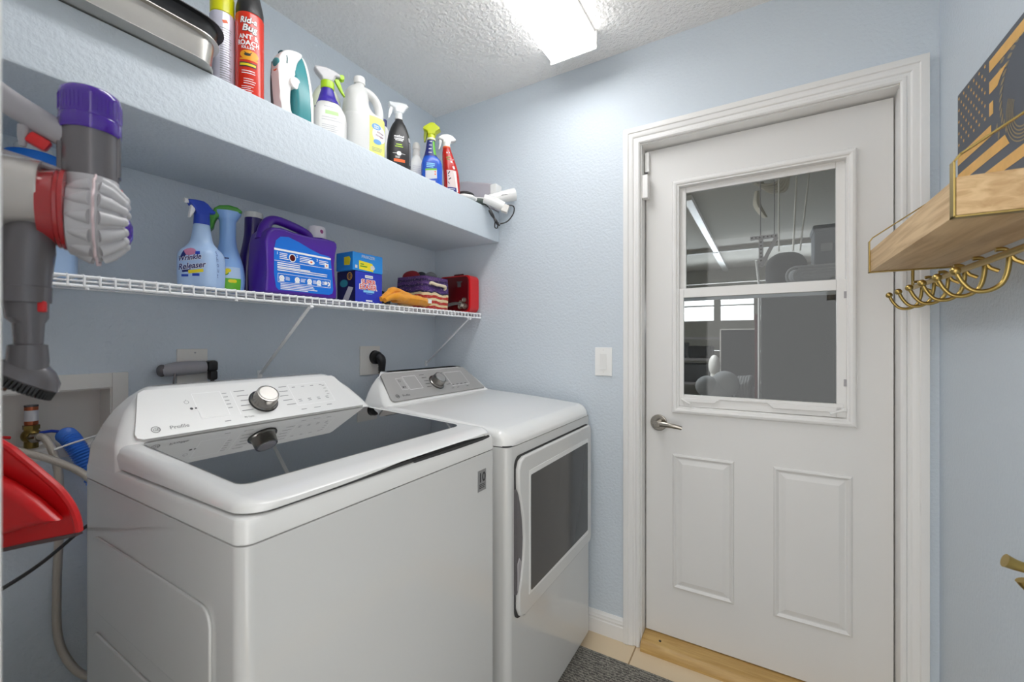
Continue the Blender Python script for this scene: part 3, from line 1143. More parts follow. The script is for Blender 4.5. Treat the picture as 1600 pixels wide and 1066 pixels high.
b.decal([Rg(-.205, .092, .0045, .0058, 16), Rc(-.205, .06, .008, .006), Rc(-.195, .06, .004, .006)], F1)
b.build('panel_print', DINK, pan, True)
b = MB().decal(Fr(-.178, .044, -.105, .112, .0014) + Fr(-.218, .048, -.184, .106, .0010) + Fr(.080, .034, .205, .112, .0014), F1)
b.build('window_outline', WINK, pan, True)
knob(PM, -.005, .064, pan)
# door: front outline in (y, z); the handle cut curves into its left side
MD = FR((XF, 0, 0), (0, 1, 0), (0, 0, 1), (1, 0, 0))
dl, dr_, dt_, db_ = 1.118, 1.738, .918, .425
dout = [(dl + .035, db_), (dr_ - .02, db_), (dr_ - .006, db_ + .006), (dr_, db_ + .02), (dr_, dt_ - .02), (dr_ - .006, dt_ - .006), (dr_ - .02, dt_), (dl + .035, dt_), (dl + .012, dt_ - .01), (dl, dt_ - .035), (dl + .001, .82), (dl + .012, .785), (dl + .026, .73), (dl + .033, .665), (dl + .026, .60), (dl + .012, .545), (dl + .001, .51), (dl, db_ + .035), (dl + .012, db_ + .01)]
dd = MB().prism(dout, .001, .018, MD, .006, 3).build('door', ENAMEL_SHADE, dr, True)
MB().prism(rr(dl - .003, db_ - .004, dr_ + .004, dt_ + .004, .03, 6), -.001, .003, MD).build('door_gap', GAP_DARK, dd, True)
MB().prism([(1.178, .478), (1.697, .468), (1.697, .868), (1.178, .868)], .016, .0195, MD, .001).build('glass_frame', ENAMEL2, dd, True)
MB().prism(rr(1.188, .486, 1.689, .852, .006, 3), .018, .0205, MD).build('door_glass', DGLASS, dd, True)
hp = [(dl - .004, .505), (dl + .004, .518), (dl + .016, .555), (dl + .027, .61), (dl + .032, .665), (dl + .027, .72), (dl + .016, .775), (dl + .004, .81), (dl - .004, .825)]
MB().prism(hp, .0, .012, MD, .003).build('door_handle', DGREY, dd, True)
MB().prism([(dl - .004, .515), (dl + .012, .575), (dl + .016, .60), (dl + .006, .615), (dl - .004, .60)], .011, .016, MD, .003).build('handle_grip', MGREY, dd, True)

# ------------------------------------------------------------------ outlets, plugs, cords behind the machines
XW = XL


def wallplate(name, y0, y1, z0, z1, label):
    o = thing(name, label, 'outlet', (XW, (y0 + y1) / 2, (z0 + z1) / 2))
    MB().box(XW, XW + .006, y0, y1, z0, z1, .002).build('plate', OFFW, o, True)
    return o


o = wallplate('outlet_plate', .600, .684, 1.118, 1.250, 'almond outlet plate with a grey adapter, behind the washer')
for z in (1.238, 1.185, 1.13):
    MB().cyl((XW + .006, .648, z), (XW + .0075, .648, z), .0028, n=10).build('screw', MGREY, o, True)
pl = thing('power_adapter', 'long grey plug adapter across the outlet plate behind the washer', 'adapter', (XW + .03, .61, 1.19))
b = MB().tube([(XW + .028, .552, 1.186), (XW + .030, .60, 1.191), (XW + .030, .665, 1.193)], [.016, .021, .021, .019], 16, k=4, sx=1.0, sy=1.0)
b.box(XW + .006, XW + .03, .63, .66, 1.18, 1.205, .003)
b.build('adapter_body', MGREY, pl, True)
MB().ball((XW + .029, .553, 1.187), .0165, (.9, .8, 1.1)).build('dark_end', DGREY, pl, True)
MB().tube([(XW + .05, .578, 1.178), (XW + .05, .574, 1.14), (XW + .04, .565, 1.0), (XW + .05, .56, .7)], .003, 8, k=5).build('cord', DGREY, pl, True)
pl = thing('power_plug', 'black right-angle plug at the right end of the grey adapter', 'plug', (XW + .03, .68, 1.18))
MB().box(XW + .012, XW + .048, .668, .698, 1.178, 1.212, .008).box(XW + .016, XW + .044, .676, .698, 1.15, 1.18, .006).build('plug_body', BLACKP, pl, True)
MB().tube([(XW + .03, .687, 1.152), (XW + .03, .688, 1.05), (XW + .06, .69, .8)], .006, 8, k=5).build('cord', BLACKP, pl, True)
o = wallplate('outlet_plate', 1.290, 1.404, 1.120, 1.252, 'almond square outlet plate behind the dryer with a black plug')
MB().cyl((XW + .006, 1.372, 1.20), (XW + .007, 1.372, 1.20), .032).build('socket', BLACKP, o, True)
pl = thing('dryer_plug', 'big black ribbed plug in the outlet behind the dryer', 'plug', (XW + .03, 1.37, 1.19))
b = MB().cyl((XW + .007, 1.372, 1.198), (XW + .03, 1.372, 1.198), .030, bev=.004).tube([(XW + .028, 1.372, 1.202), (XW + .042, 1.378, 1.19), (XW + .045, 1.380, 1.165), (XW + .043, 1.380, 1.14)], [.022, .021, .017, .014], 14, k=4)
for i in range(4):
    b.cyl((XW + .0425, 1.380, 1.150 - i * .007), (XW + .0425, 1.380, 1.1535 - i * .007), .0165)
b.build('plug_body', BLACKP, pl, True)
MB().tube([(XW + .0425, 1.380, 1.14), (XW + .044, 1.38, 1.0), (XW + .10, 1.39, .6), (XW + .12, 1.4, .3)], .010, 10, k=5).build('cord', BLACKP, pl, True)

# washer outlet box, valves, hoses
ob = thing('washer_outlet_box', 'white recessed plumbing box in the left wall beside the washer', 'outlet box', (XW, .3, 1.07))
b = MB()
b.box(XW - .002, XW + .006, .449, .484, .975, 1.187, .002).box(XW - .002, XW + .006, .08, .116, .975, 1.187, .002)
b.box(XW - .002, XW + .006, .116, .449, 1.1465, 1.187, .002).box(XW - .002, XW + .006, .116, .449, .975, 1.0005, .002)
b.build('face_frame', OFFW, ob, True)
b = MB().box(XW - .085, XW - .080, .1155, .4495, 1.0005, 1.1465).box(XW - .08, XW, .446, .4495, 1.0005, 1.1465).box(XW - .08, XW, .1155, .119, 1.0005, 1.1465)
b.box(XW - .08, XW, .119, .446, 1.143, 1.1465).box(XW - .08, XW, .119, .446, 1.0005, 1.004)
b.build('recess', OFFW, ob, True)
for y, lb, hc in ((.305, 'brass water valve with copper stub and blue handle in the plumbing box', BLUEP), (.222, 'brass water valve with red handle at the left edge of the plumbing box', RED)):
    v = thing('water_valve', lb, 'valve', (XW - .035, y, 1.004))
    b = MB().cyl((XW - .035, y, 1.0045), (XW - .035, y, 1.052), .013).ball((XW - .035, y, 1.035), .019).cyl((XW - .035, y, 1.052), (XW - .035, y, 1.062), .016, n=6)
    b.cyl((XW - .035, y, 1.035), (XW - .005, y, 1.033), .012, n=6)
    b.build('valve_body', BRASSV, v, True)
    a = MB().cyl((XW - .035, y, 1.062), (XW - .035, y, 1.112), .0125, bev=.003).build('arrester', COPPER, v, True)
    MB().cyl((XW - .035, y, 1.073), (XW - .035, y, 1.100), .0128).build('arrester_label', GREYI, a, True)
    MB().cyl((XW - .035, y, 1.109), (XW - .035, y, 1.113), .0127).build('arrester_top', DGREY, a, True)
    MB().tube([(XW - .02, y + .012, 1.042), (XW - .012, y + .03, 1.044), (XW - .012, y + .044, 1.040)], .0055, 8, sx=1.5, sy=.7).build('valve_handle', hc, v, True)
hs = thing('supply_hose', 'braided steel hose hanging down from the brass valve with blue handle', 'hose', (XW, .32, .6))
MB().tube([(XW - .005, .305, 1.033), (XW + .02, .315, 1.035), (XW + .045, .325, 1.005), (XW + .05, .335, .94), (XW + .04, .338, .80), (XW + .035, .335, .65), (XW + .04, .338, .52), (XW + .075, .365, .44), (XW + .13, .40, .43), (XB - .005, .45, .46)], .0085, 12, k=6).build('braid', BRAID, hs, True)
MB().cyl((XW - .005, .305, 1.033), (XW + .012, .310, 1.036), .0125, .0105).build('hose_nut', NICKEL, hs, True)
hs = thing('inlet_hose', 'braided steel hose sloping from the box edge towards the back of the washer', 'hose', (XW, .3, .95))
MB().tube([(XW - .005, .222, 1.033), (XW + .025, .235, 1.032), (XW + .05, .27, 1.015), (XW + .078, .32, .985), (XW + .10, .37, .94), (XB - .11, .42, .86), (XB - .01, .50, .82)], .0085, 12, k=6).build('braid', BRAID, hs, True)
MB().cyl((XW - .005, .222, 1.033), (XW + .012, .230, 1.035), .0125, .0105).build('hose_nut', NICKEL, hs, True)
dh = thing('drain_hose', 'ribbed blue drain hose curling out of the plumbing box', 'hose', (XW, .38, .98))
pa = crom([(XW - .012, .362, 1.029), (XW + .012, .364, 1.022), (XW + .028, .372, 1.0), (XW + .040, .384, .965), (XW + .045, .40, .92), (XW + .045, .42, .85), (XW + .045, .45, .60)], 12)
rad = [.0212 if i % 2 else .0182 for i in range(len(pa))]
MB().tube(pa, rad, 16).build('ribbed_tube', BLUEH, dh, True, 20)
zt = MB().tube([(XW + .062, .325, 1.008), (XW + .068, .352, 1.018), (XW + .078, .385, 1.028), (XW + .10, .43, 1.045), (XW + .12, .475, 1.065)], .0025, 6, k=4).build('cable_tie', WPL)
tag(zt, 'white cable tie bunching the hoses in front of the plumbing box', 'cable tie')
kc = MB().tube([(-.95, .075, .885), (-1.11, .178, .855), (-1.20, .245, .848), (-1.33, .34, .853), (-1.40, .42, .86)], .0035, 8, k=6).build('black_cable', BLACKP)
tag(kc, 'thin black cord swinging across below the red dustpan', 'cord')

# ------------------------------------------------------------------ hanging on the doorway wall: stick vacuum and dustpan
vc = thing('stick_vacuum', 'grey and purple handheld stick vacuum hanging at the left with nozzle down', 'vacuum', (-.78, .21, 1.439), 70)
vs_, vx_ = .000872, .000872 * .74
Q = lambda px, py, y=0.: Vector(((px - 150) * vx_, y, (345 - py) * vs_))
AX = FR((0, 0, 0), (0, 1, 0), (0, 0, 1), (1, 0, 0))          # lathe axis along local x
cy = MB().lathe([(.043, -.028), (.047, -.026), (.050, -.016), (.0535, -.001), (.0535, .003), (.047, .010), (.038, .022), (.028, .028), (0, .029)], 48, AX @ Tm(0, -.002, 0))
for i in range(14):
    a = 2 * math.pi * (i + .3) / 14
    c, s = math.cos(a), math.sin(a)
    cy.tube([(-.026, .045 * c, .045 * s), (-.016, .048 * c, .048 * s), (-.003, .052 * c, .052 * s)], [.002, .0065, .0095], 12)
    cy.tube([(.004, .050 * c, .050 * s), (.013, .046 * c, .046 * s), (.026, .034 * c, .034 * s)], [.0095, .0085, .006], 12)
    cy.ball((.027, .032 * c, .032 * s), .0065, n=10)
cy.cyl((-.007, 0, .03), (-.007, 0, .0535), .0295, .0285, 36)
cyo = cy.build('cyclone', LGREY, vc)
MB().tube([(.0005, (.0595 + .0022 * math.cos(14 * 2 * math.pi * i / 112 - .3 * 2 * math.pi)) * math.cos(2 * math.pi * i / 112), (.0595 + .0022 * math.cos(14 * 2 * math.pi * i / 112 - .3 * 2 * math.pi)) * math.sin(2 * math.pi * i / 112)) for i in range(112)], .0016, 6, True).build('seam_ring', mat('blush_seam', '#d8c3c6', .4), cyo)
MB().lathe([(.019, .028), (.017, .033), (.009, .036), (0, .036)], 28, AX @ Tm(0, -.012, 0)).build('end_cap', PURPLE, vc)
mh = MB().cyl((-.0065, 0, .053), (-.0065, 0, .122), .0283, bev=.002, n=44).box(-.038, -.027, -.009, .009, .045, .128, .003).box(.017, .0235, -.009, .009, .06, .120, .002)
mh.build('motor_housing', DGREY, vc, ang=30)
fl = MB().lathe([(.0295, .114), (.0312, .118), (.0312, .131), (.0303, .133), (.0312, .135), (.0312, .160), (.0295, .167), (.026, .170), (0, .171)], 44, Tm(-.0065, 0, 0))
for i in range(44):
    a = 2 * math.pi * i / 44
    fl.box(-.0003, .0003, -.0006, .0006, .137, .158, M=Tm(-.0065 + .0312 * math.cos(a), .0312 * math.sin(a), 0))
fl.build('filter_cap', PURPLE, vc)
MB().box(.020, .026, -.008, .008, .026, .046, .003).build('release_button', RED, vc)
MB().lathe([(.040, -.125), (.046, -.122), (.046, -.052), (.0455, -.050)], 44, AX @ Tm(0, .020, 0)).build('dust_bin', BINP, vc)
MB().lathe([(.0458, -.0515), (.0465, -.047), (.0485, -.0375), (.0505, -.036), (.050, -.033), (.052, -.0315), (.052, -.0275), (.047, -.0265)], 44, AX @ Tm(0, .008, 0)).build('red_band', REDP, vc)
MB().tube([Q(-50, 140), Q(5, 180), Q(60, 207), Q(104, 224)], [.013, .015, .016, .0165], 16, k=5, sx=.75).build('handle', MGREY, vc)
MB().tube([Q(-50, 256), Q(5, 266), Q(60, 274), Q(112, 284)], .0062, 12, k=4, sx=1.8, sy=.9).build('lower_bar', MGREY, vc)
g = FR(Q(66, 241), (math.cos(-.5), 0, math.sin(-.5)), (0, 1, 0), (-math.sin(-.5), 0, math.cos(-.5)))
MB().box(-.0105, .0105, -.006, .006, -.0075, .0075, .003, M=g).build('trigger', RED, vc)
MB().tube([Q(46, 222), Q(45, 238), Q(45, 252)], [.0055, .005, .003], 10).build('trigger_guard', MGREY, vc)
rings = []
for py, c, hw in ((352, 60, 10), (360, 58, 24), (376, 55, 35), (405, 51, 41), (440, 48, 39), (455, 47.5, 38.5), (456, 47.5, 39.5), (478, 47, 39), (479, 52, 31), (500, 53, 29), (508, 55, 22), (537, 55, 20), (539, 54, 27), (562, 54, 29), (580, 53, 28)):
    rings.append([((c - 150) * vx_ + hw * vx_ * math.cos(2 * math.pi * i / 36), -.010 + .95 * hw * vx_ * math.sin(2 * math.pi * i / 36), (345 - py) * vs_) for i in range(36)])
MB().loft(rings).build('nozzle_tube', DGREY, vc, ang=30)
MB().box(-.052, -.044, -.026, -.016, -.128, -.114, .002).build('catch', RED, vc)
g = FR(Q(52, 584, -.006), (math.cos(-.55), 0, math.sin(-.55)), (0, 1, 0), (-math.sin(-.55), 0, math.cos(-.55)))
bh = MB().loft([[(hw * math.cos(2 * math.pi * i / 32), .8 * hw * math.sin(2 * math.pi * i / 32), z) for i in range(32)] for z, hw in ((.020, .012), (.016, .020), (.006, .031), (-.004, .035), (-.006, .033))], M=g).build('brush_head', DGREY, vc)
b = MB()
for i in range(46):
    a = 2 * math.pi * i / 46
    for r in (.031, .026, .021):
        x, y = r * math.cos(a), .8 * r * math.sin(a)
        b.tube([g @ Vector((x, y, -.005)), g @ Vector((x * 1.06, y * 1.05, -.017))], [.0028, .0016], 5)
b.build('bristles', BLACKP, bh)
MB().cyl(g @ Vector((-.010, -.006, -.004)), g @ Vector((-.012, -.010, -.022)), .007).build('felt_plug', mat('brown_felt', '#6b4a3c', .9), bh)

dp = thing('dustpan', 'red plastic dustpan hanging at the left edge beside the washer', 'dustpan', (-.998, .198, 1.033), 30.7)
ds = .00102
D_ = lambda px, py: ((px - 60) * ds, (770 - py) * ds)
o_l = [D_(*p) for p in ((-100, 640), (5, 690), (40, 715), (75, 744), (100, 767), (117, 791), (126, 815), (127.5, 829), (124, 834), (100, 839), (50, 849), (5, 859), (-100, 880))]
MB().prism(o_l, -.004, .004, XZ, .002).build('pan_plate', RED, dp)
top = crom([(*D_(*p), 0) for p in ((-100, 640), (5, 690), (40, 715), (75, 744), (100, 767), (117, 791), (126, 815), (127.5, 829))], 3)
MB().tube([XZ @ Vector((p.x, p.y, .004)) for p in top], .0055, 8).build('raised_rim', RED, dp)
MB().prism([D_(*p) for p in ((-100, 690), (5, 732), (45, 752), (80, 776), (113, 806), (60, 818), (5, 833), (-100, 852))], .003, .030, XZ, .022, 6).build('pan_bowl', RED, dp)
MB().prism([D_(*p) for p in ((-100, 876), (5, 856), (50, 846), (100, 836), (125, 831), (126, 836), (100, 842.5), (50, 852), (5, 862), (-100, 884))], -.005, .006, XZ, .001).build('rubber_lip', RUBBER, dp)

# ------------------------------------------------------------------ wire shelf on the left wall
ws = thing('wire_shelf', 'white coated wire shelf on braces along the left wall under the blue ledge', 'shelf', (-1.40, .92, 1.40))
b = MB()
for i in range(69):
    y = .062 + i * .0253
    b.tube([(-1.556, y, 1.4158), (-1.2525, y, 1.4158), (-1.2478, y, 1.413), (-1.2478, y, 1.392)], .0023, 6)
b.build('cross_wires', SHELFW, ws, True)
b = MB()
for x, z, r in ((-1.553, 1.4125, .0026), (-1.45, 1.4125, .0026), (-1.35, 1.4125, .0026), (-1.2512, 1.4125, .0036), (-1.251, 1.3925, .0038)):
    b.cyl((x, .058, z), (x, 1.793, z), r, n=10)
b.build('rails', SHELFW, ws, True)
for y0, y1 in ((.846, .852), (1.703, 1.726)):
    p0, p1 = Vector((-1.254, y0, 1.390)), Vector((-1.556, y1, 1.156))
    d = (p1 - p0).normalized()
    M = FR(p0, d, (0, 1, 0), d.cross(Vector((0, 1, 0))))
    b = MB().box(0, (p1 - p0).length, -.006, .006, -.0015, .0015, .0007, M=M).box(-.004, .006, -.006, .006, -.008, .010, .002, M=M)
    b.box(-1.561, -1.557, y1 - .008, y1 + .008, 1.14, 1.17, .001)
    b.build('brace', SHELFW, ws, True)
for y in (.32, .62, 1.05, 1.25, 1.68):
    MB().cyl((-1.251, y, 1.3895), (-1.251, y, 1.385), .004, n=8).build('clip', SHELFW, ws, True)

WZ = 1.4184          # top of the wires
# pale blue jug at far left, mostly behind the vacuum
t = thing('laundry_jug', 'pale blue jug with bright blue cap on the wire shelf, half hidden by the vacuum', 'jug', (-1.42, .275, WZ), 70)
v = Vessel([(0, .064, .044, 4), (.004, .068, .048, 4), (.12, .070, .050, 3.5), (.19, .068, .048, 3), (.225, .045, .042, 2.5), (.235, .036, .036, 2)])
v.mesh(MB()).build('jug_body', LBLUE, t)
MB().lathe([(.044, .228), (.046, .232), (.046, .272), (.043, .276), (0, .276)], 32).build('cap', BLAB, t)
MB().lathe([(.030, .276), (.030, .292), (.028, .294), (0, .294)], 28).build('pour_cup', HDPE, t)

# wrinkle spray
t = thing('spray_bottle', 'pale blue wrinkle-release spray with royal blue trigger head, leftmost full bottle on wire shelf', 'spray bottle', (-1.318, .565, WZ), 35)
v = Vessel([(0, .042, .037, 4), (.004, .0465, .041, 4), (.05, .048, .0425, 4), (.086, .0465, .0415, 4), (.100, .0425, .037, 3.4), (.110, .035, .030, 2.8), (.124, .0265, .0245, 2.3), (.145, .0225, .0215, 2), (.166, .0195, .0195, 2), (.175, .018, .018, 2)])
body = v.mesh(MB()).build('bottle', LBLUE, t)
f = v.map(-90, .062)
MB().decal([El(-.006, .030, .018, .010), Pg([(-.022, .024), (-.006, .041), (.004, .030), (.0, .022)])], f).build('cloud_print', PINK, body)
b = MB().decal([Tx('Wrinkle', .0135, -.006, .0145, .09, .3, .95, 7), Tx('Releaser', .0150, 0, -.007, .09, .3, .95, 7)], f, .0003)
b.build('name_outline', WINK, body)
MB().decal([Pg([(-.030, .014), (-.022, .033), (-.012, .020)]), Rc(-.012, -.021, .022, .006, 3, 1, 7)], f, .0005).decal([Tx('Wrinkle', .0135, -.006, .0145, .035, .3, .95, 7), Tx('Releaser', .0150, 0, -.007, .035, .3, .95, 7)], f, .0007).build('name_print', NAVY, body)
MB().decal([Rc(.012, -.0215, .038, .0085, 4, 1, 7)], f, .0006).build('yellow_strip', YEL, body)
MB().decal([Rc(.016, .027, .012, .008), Rc(-.016, -.033, .018, .006), Rc(.012, -.031, .018, .007)], f, .0006).build('small_print', BLUEP, body)
f = v.map(-16, .062)
MB().decal([Tx(ch, .013, dx, y, -.012) for ch, dx, y in (('S', .001, .030), ('h', .002, .015), ('o', .003, .001), ('u', .004, -.013), ('t', .002, -.028))], f, .0005).build('handwriting', mat('pen_ink', '#4d62a0', .6), body)
H = RZ(55) @ XZ
hd = MB().prism([(-.032, .226), (-.034, .233), (-.018, .236), (.002, .2365), (.012, .231), (.022, .220), (.031, .214), (.029, .208), (.016, .207), (.017, .180), (-.016, .180), (-.016, .204), (-.019, .213), (-.026, .220)], -.011, .011, H, .004, 3).cyl((0, 0, .172), (0, 0, .198), .019, .0175, 28)
hd = hd.build('trigger_head', BLUEP, t)
MB().cyl(H @ Vector((-.030, .230, 0)), H @ Vector((-.041, .2295, 0)), .0062, bev=.001).build('nozzle', WPL, hd)
MB().prism([(-.026, .221), (-.014, .214), (-.020, .200), (-.027, .187), (-.031, .186), (-.030, .196), (-.028, .208)], -.006, .006, H, .002).build('trigger', WPL, hd)

# air freshener
t = thing('freshener_bottle', 'pear-shaped blue air freshener with green trigger top, behind the wrinkle spray', 'spray bottle', (-1.365, .653, WZ), 62)
v = Vessel([(0, .036, .034, 2.3), (.004, .040, .037, 2.3), (.04, .0435, .040, 2.2), (.075, .040, .037, 2.1), (.11, .031, .030, 2), (.135, .0235, .0235, 2), (.165, .0205, .0205, 2), (.205, .0205, .0205, 2), (.218, .026, .024, 2), (.232, .034, .026, 2), (.238, .034, .026, 2)])
body = v.mesh(MB()).build('bottle', FBLUE, t)
f = v.map(-90, .06)
MB().decal([Rc(.004, -.006, .082, .034, 12, 4)], f, .0004).build('pale_label', mat('label_haze', '#b5cdec', .35), body)
MB().decal([Rc(.004, -.040, .084, .036, 14, 4)], f, .0007).build('grass_print', GRN, body)
MB().decal([El(-.014 + .008 * i, -.012 + .006 * (i % 3), .008, .006) for i in range(3)] + [El(.01 + .008 * i, -.03, .008, .005) for i in range(2)], f, .0010).build('flower_print', YEL, body)
MB().decal([El(-.016, .002, .010, .010), El(-.004, -.008, .008, .006), El(-.018, -.02, .006, .010)], f, .0008).build('leaf_print', GREENP, body)
MB().decal([Rc(-.006, .036, .022, .004, 4)], f, .0006).build('name_strip', NAVY, body)
hd = MB().prism([(-.036, .232), (-.046, .222), (-.052, .205), (-.052, .180), (-.045, .172), (-.034, .186), (-.032, .200), (-.026, .215), (.033, .236), (.036, .243), (.024, .252), (.004, .256), (-.02, .252), (-.032, .243)], -.017, .017, XZ, .006, 3).build('trigger_top', GREENP, t)

# detergent: tall bottle and jug
t = thing('softener_bottle', 'tall deep purple bottle with white cap behind the left end of the detergent jug', 'bottle', (-1.408, .750, WZ), 90)
v = Vessel([(0, .042, .024, 3), (.004, .044, .0255, 3), (.10, .041, .0255, 2.8), (.17, .030, .0255, 2.3), (.20, .0265, .0255, 2), (.25, .025, .0245, 2)])
v.mesh(MB()).build('bottle', PURD, t)
MB().lathe([(.0255, .248), (.0265, .250), (.0265, .264), (.025, .266), (0, .266)], 32).build('cap', HDPE, t)

t = thing('detergent_jug', 'big purple detergent jug with blue label and arched handle on the wire shelf', 'jug', (-1.316, .833, WZ), 90)
pts = [(-.118, 0), (.116, 0), (.121, .006), (.1215, .03), (.114, .085), (.113, .12), (.117, .155), (.1225, .178), (.121, .192), (.112, .199), (.09, .2005), (.06, .199), (.02, .196), (-.03, .198), (-.075, .203), (-.10, .199), (-.116, .183), (-.1225, .155), (-.122, .06), (-.123, .006)]
body = MB().prism(pts, -.05, .05, XZ, .016, 5).build('jug_body', PURJ, t, ang=60)
MB().tube([(-.108, 0, .165), (-.100, 0, .203), (-.086, 0, .226), (-.062, 0, .2345), (-.02, 0, .2295), (.022, 0, .220), (.043, 0, .208), (.050, 0, .185)], [.018, .0165, .0145, .0135, .0135, .0135, .015, .017], 16, k=5, sx=1.15).build('handle', PURJ, t)
c = MB().lathe([(.032, .1985), (.032, .206), (.030, .208), (.0285, .240), (.026, .247), (.021, .249), (0, .249)], 32, Tm(.084, .010, 0)).build('measuring_cap', CUPP, t)
MB().decal([El(0, 0, .006, .007)], flat(FR((.082, -.0192, .229), (1, 0, 0), (0, .1, 1), (0, -1, .1)))).build('cap_emblem', mat('plum_print', '#8d3f74', .5), c)
FJ = flat(FR((0, -.0502, 0), (1, 0, 0), (0, 0, 1), (0, -1, 0)))
lab = [(-.094, .020), (-.086, .012), (.088, .012), (.100, .018), (.104, .03), (.101, .07), (.097, .105), (.094, .135), (.088, .142), (.055, .144), (.02, .154), (-.02, .169), (-.055, .178), (-.080, .174), (-.094, .16), (-.1, .13), (-.1, .06)]
lb = MB().decal([Pg(lab)], FJ, .0004).build('label', BLAB, body)
b = MB().decal([Rc(-.003, .134, .194, .006), Rc(-.001, .100, .196, .0015)] + Fr(-.088, .036, .092, .062, .0013), FJ, .0009)
b.decal(lines(-.09, .094, .11, 3, .006, .0032, 2) + lines(-.09, .078, .185, 2, .006, .0028, 6, .1) + lines(-.08, .031, .13, 4, .005, .0024, 9), FJ, .0009)
b.decal(lines(-.083, .124, .030, 4, .0052, .0024, 12) + lines(-.018, .124, .045, 4, .0052, .0024, 13) + lines(.050, .122, .035, 3, .0052, .0024, 14), FJ, .0009)
b.decal([Tx('1', .008, -.090, .123, .02), Tx('2', .008, -.026, .123, .02), Tx('3', .008, .043, .122, .02)], FJ, .0009)
for i, x in enumerate((-.076, -.026, .016, .050)):
    b.decal([Rg(x, .049, .004, .0085, 18), El(x, .049, .0035, .0035), Rc(x, .0405, .016, .003)], FJ, .0009)
    b.decal(lines(x + .012, .053, .018, 3, .004, .0018, 20 + i), FJ, .0009)
b.decal([El(.075, .050, .006, .006), Rg(.083, .048, .003, .008, 14, -100, 100)], FJ, .0009)
b.decal([El(.022, .111, .012, .007), Pg([(.013, .110), (.031, .110), (.027, .119), (.017, .119)]), Rc(.078, .109, .015, .014), El(-.042, .115, .0115, .0125)], FJ, .0009)
b.build('label_print', WINK, lb)
MB().decal([El(-.042, .115, .009, .010)], FJ, .0013).build('dial_print', DRED, lb)
MB().decal([El(.022, .112, .004, .003), El(.078, .109, .003, .003)], FJ, .0013).build('dot_print', ORG, lb)

# cartons
t = thing('eraser_carton', 'dark blue carton of cleaning erasers beside the purple jug, lower of two boxes', 'box', (-1.318, 1.0925, WZ), 90)
body = MB().box(-.0625, .0625, -.05, .05, 0, .112, .0012).build('carton', BOXD, t)
FB = flat(FR((0, -.0501, 0), (1, 0, 0), (0, 0, 1), (0, -1, 0)))
FL = flat(FR((-.0626, 0, 0), (0, -1, 0), (0, 0, 1), (-1, 0, 0)))
MB().decal([Rc(0, .056, .0995, .1115)], FL, .0002).build('dark_side', BOXN, body)
b = MB().decal([Tx('SUPER', .017, -.003, .075, .12, 0, 1.0), Tx('ERASER', .017, -.005, .056, .12, 0, 1.0), Rc(-.001, .095, .036, .010), Rc(0, .006, .03, .005)], FB, .0003)
b.build('title_outline', WINK, body)
MB().decal([Tx('SUPER', .0165, -.003, .075, .03, 0, 1.0), Tx('ERASER', .0165, -.005, .056, .03, 0, 1.0)], FB, .0006).build('title_print', REDI, body)
MB().decal([Rc(-.002, .040, .050, .008), Rc(0, .032, .028, .002)], FB, .0005).build('ribbon_print', SKYI, body)
MB().decal([Rc(-.001, .095, .03, .003)], FB, .0006).build('maker_print', INK, body)
MB().decal([Rg(.020, .093, .0105, .0145, 24), Tx('12', .013, .020, .093, .02)], FL, .0006).build('count_badge', mat('gold_print', '#d9a441', .4), body)
MB().decal([El(-.012, .068, .022, .014)], FL, .0005).build('teal_print', TEALI, body)
MB().decal([Pg([(-.02, .006), (.014, .006), (.040, .05), (.014, .056)])], FL, .0007).build('sponge_print', GREYI, body)
t = thing('freezer_bag_carton', 'light blue carton with yellow flash lying on the dark blue carton', 'box', (-1.312, 1.087, WZ + .1122), 90)
body = MB().box(-.070, .068, -.046, .044, 0, .066, .001).build('carton', BOXB, t)
FB = flat(FR((0, -.0461, 0), (1, 0, 0), (0, 0, 1), (0, -1, 0)))
FL = flat(FR((-.0701, 0, 0), (0, -1, 0), (0, 0, 1), (-1, 0, 0)))
MB().decal([Pg([(-.042, .006), (.022, .003), (.025, .020), (.018, .033), (-.043, .038)])], FB, .0004).decal([Pg([(.0, .02), (.03, .018), (.036, .04), (.028, .05), (.0, .048)])], FL, .0004).build('yellow_flash', YEL, body)
MB().decal([Rc(-.029, .026, .016, .004), Rc(-.022, .018, .032, .004)], FB, .0007).build('flash_print', GREENP, body)
MB().decal([Rc(-.055, .014, .010, .011), Pg([(.010, .010), (.026, .010), (.031, .018), (.024, .027), (.010, .024)])], FB, .0007).decal([Tx('FREEZER', .010, .0, .054, .01, 0, 1.15)], FB, .0005).build('title_print', GREYI, body)

# pouch, glove, basket, red case
t = thing('snack_pouch', 'small dark pouch with bright print lying behind the orange glove', 'pouch', (-1.40, 1.255, WZ), 80)
body = MB().prism([(-.05, 0), (.05, 0), (.054, .03), (.05, .07), (.03, .066), (.0, .072), (-.03, .066), (-.052, .072), (-.055, .03)], -.015, .015, XZ, .010, 3).build('pouch', GFAB, t)
FB = flat(FR((0, -.0153, 0), (1, 0, 0), (0, 0, 1), (0, -1, 0)))
MB().decal([Pg([(-.04, .058), (-.02, .064), (.0, .056), (-.02, .044)]), Rc(-.02, .012, .05, .012)], FB).build('red_print', REDI, body)
MB().decal([Pg([(-.042, .04), (-.034, .054), (-.02, .04), (-.03, .028)]), Rc(.02, .05, .02, .012)], FB, .0006).build('yellow_print', YEL, body)

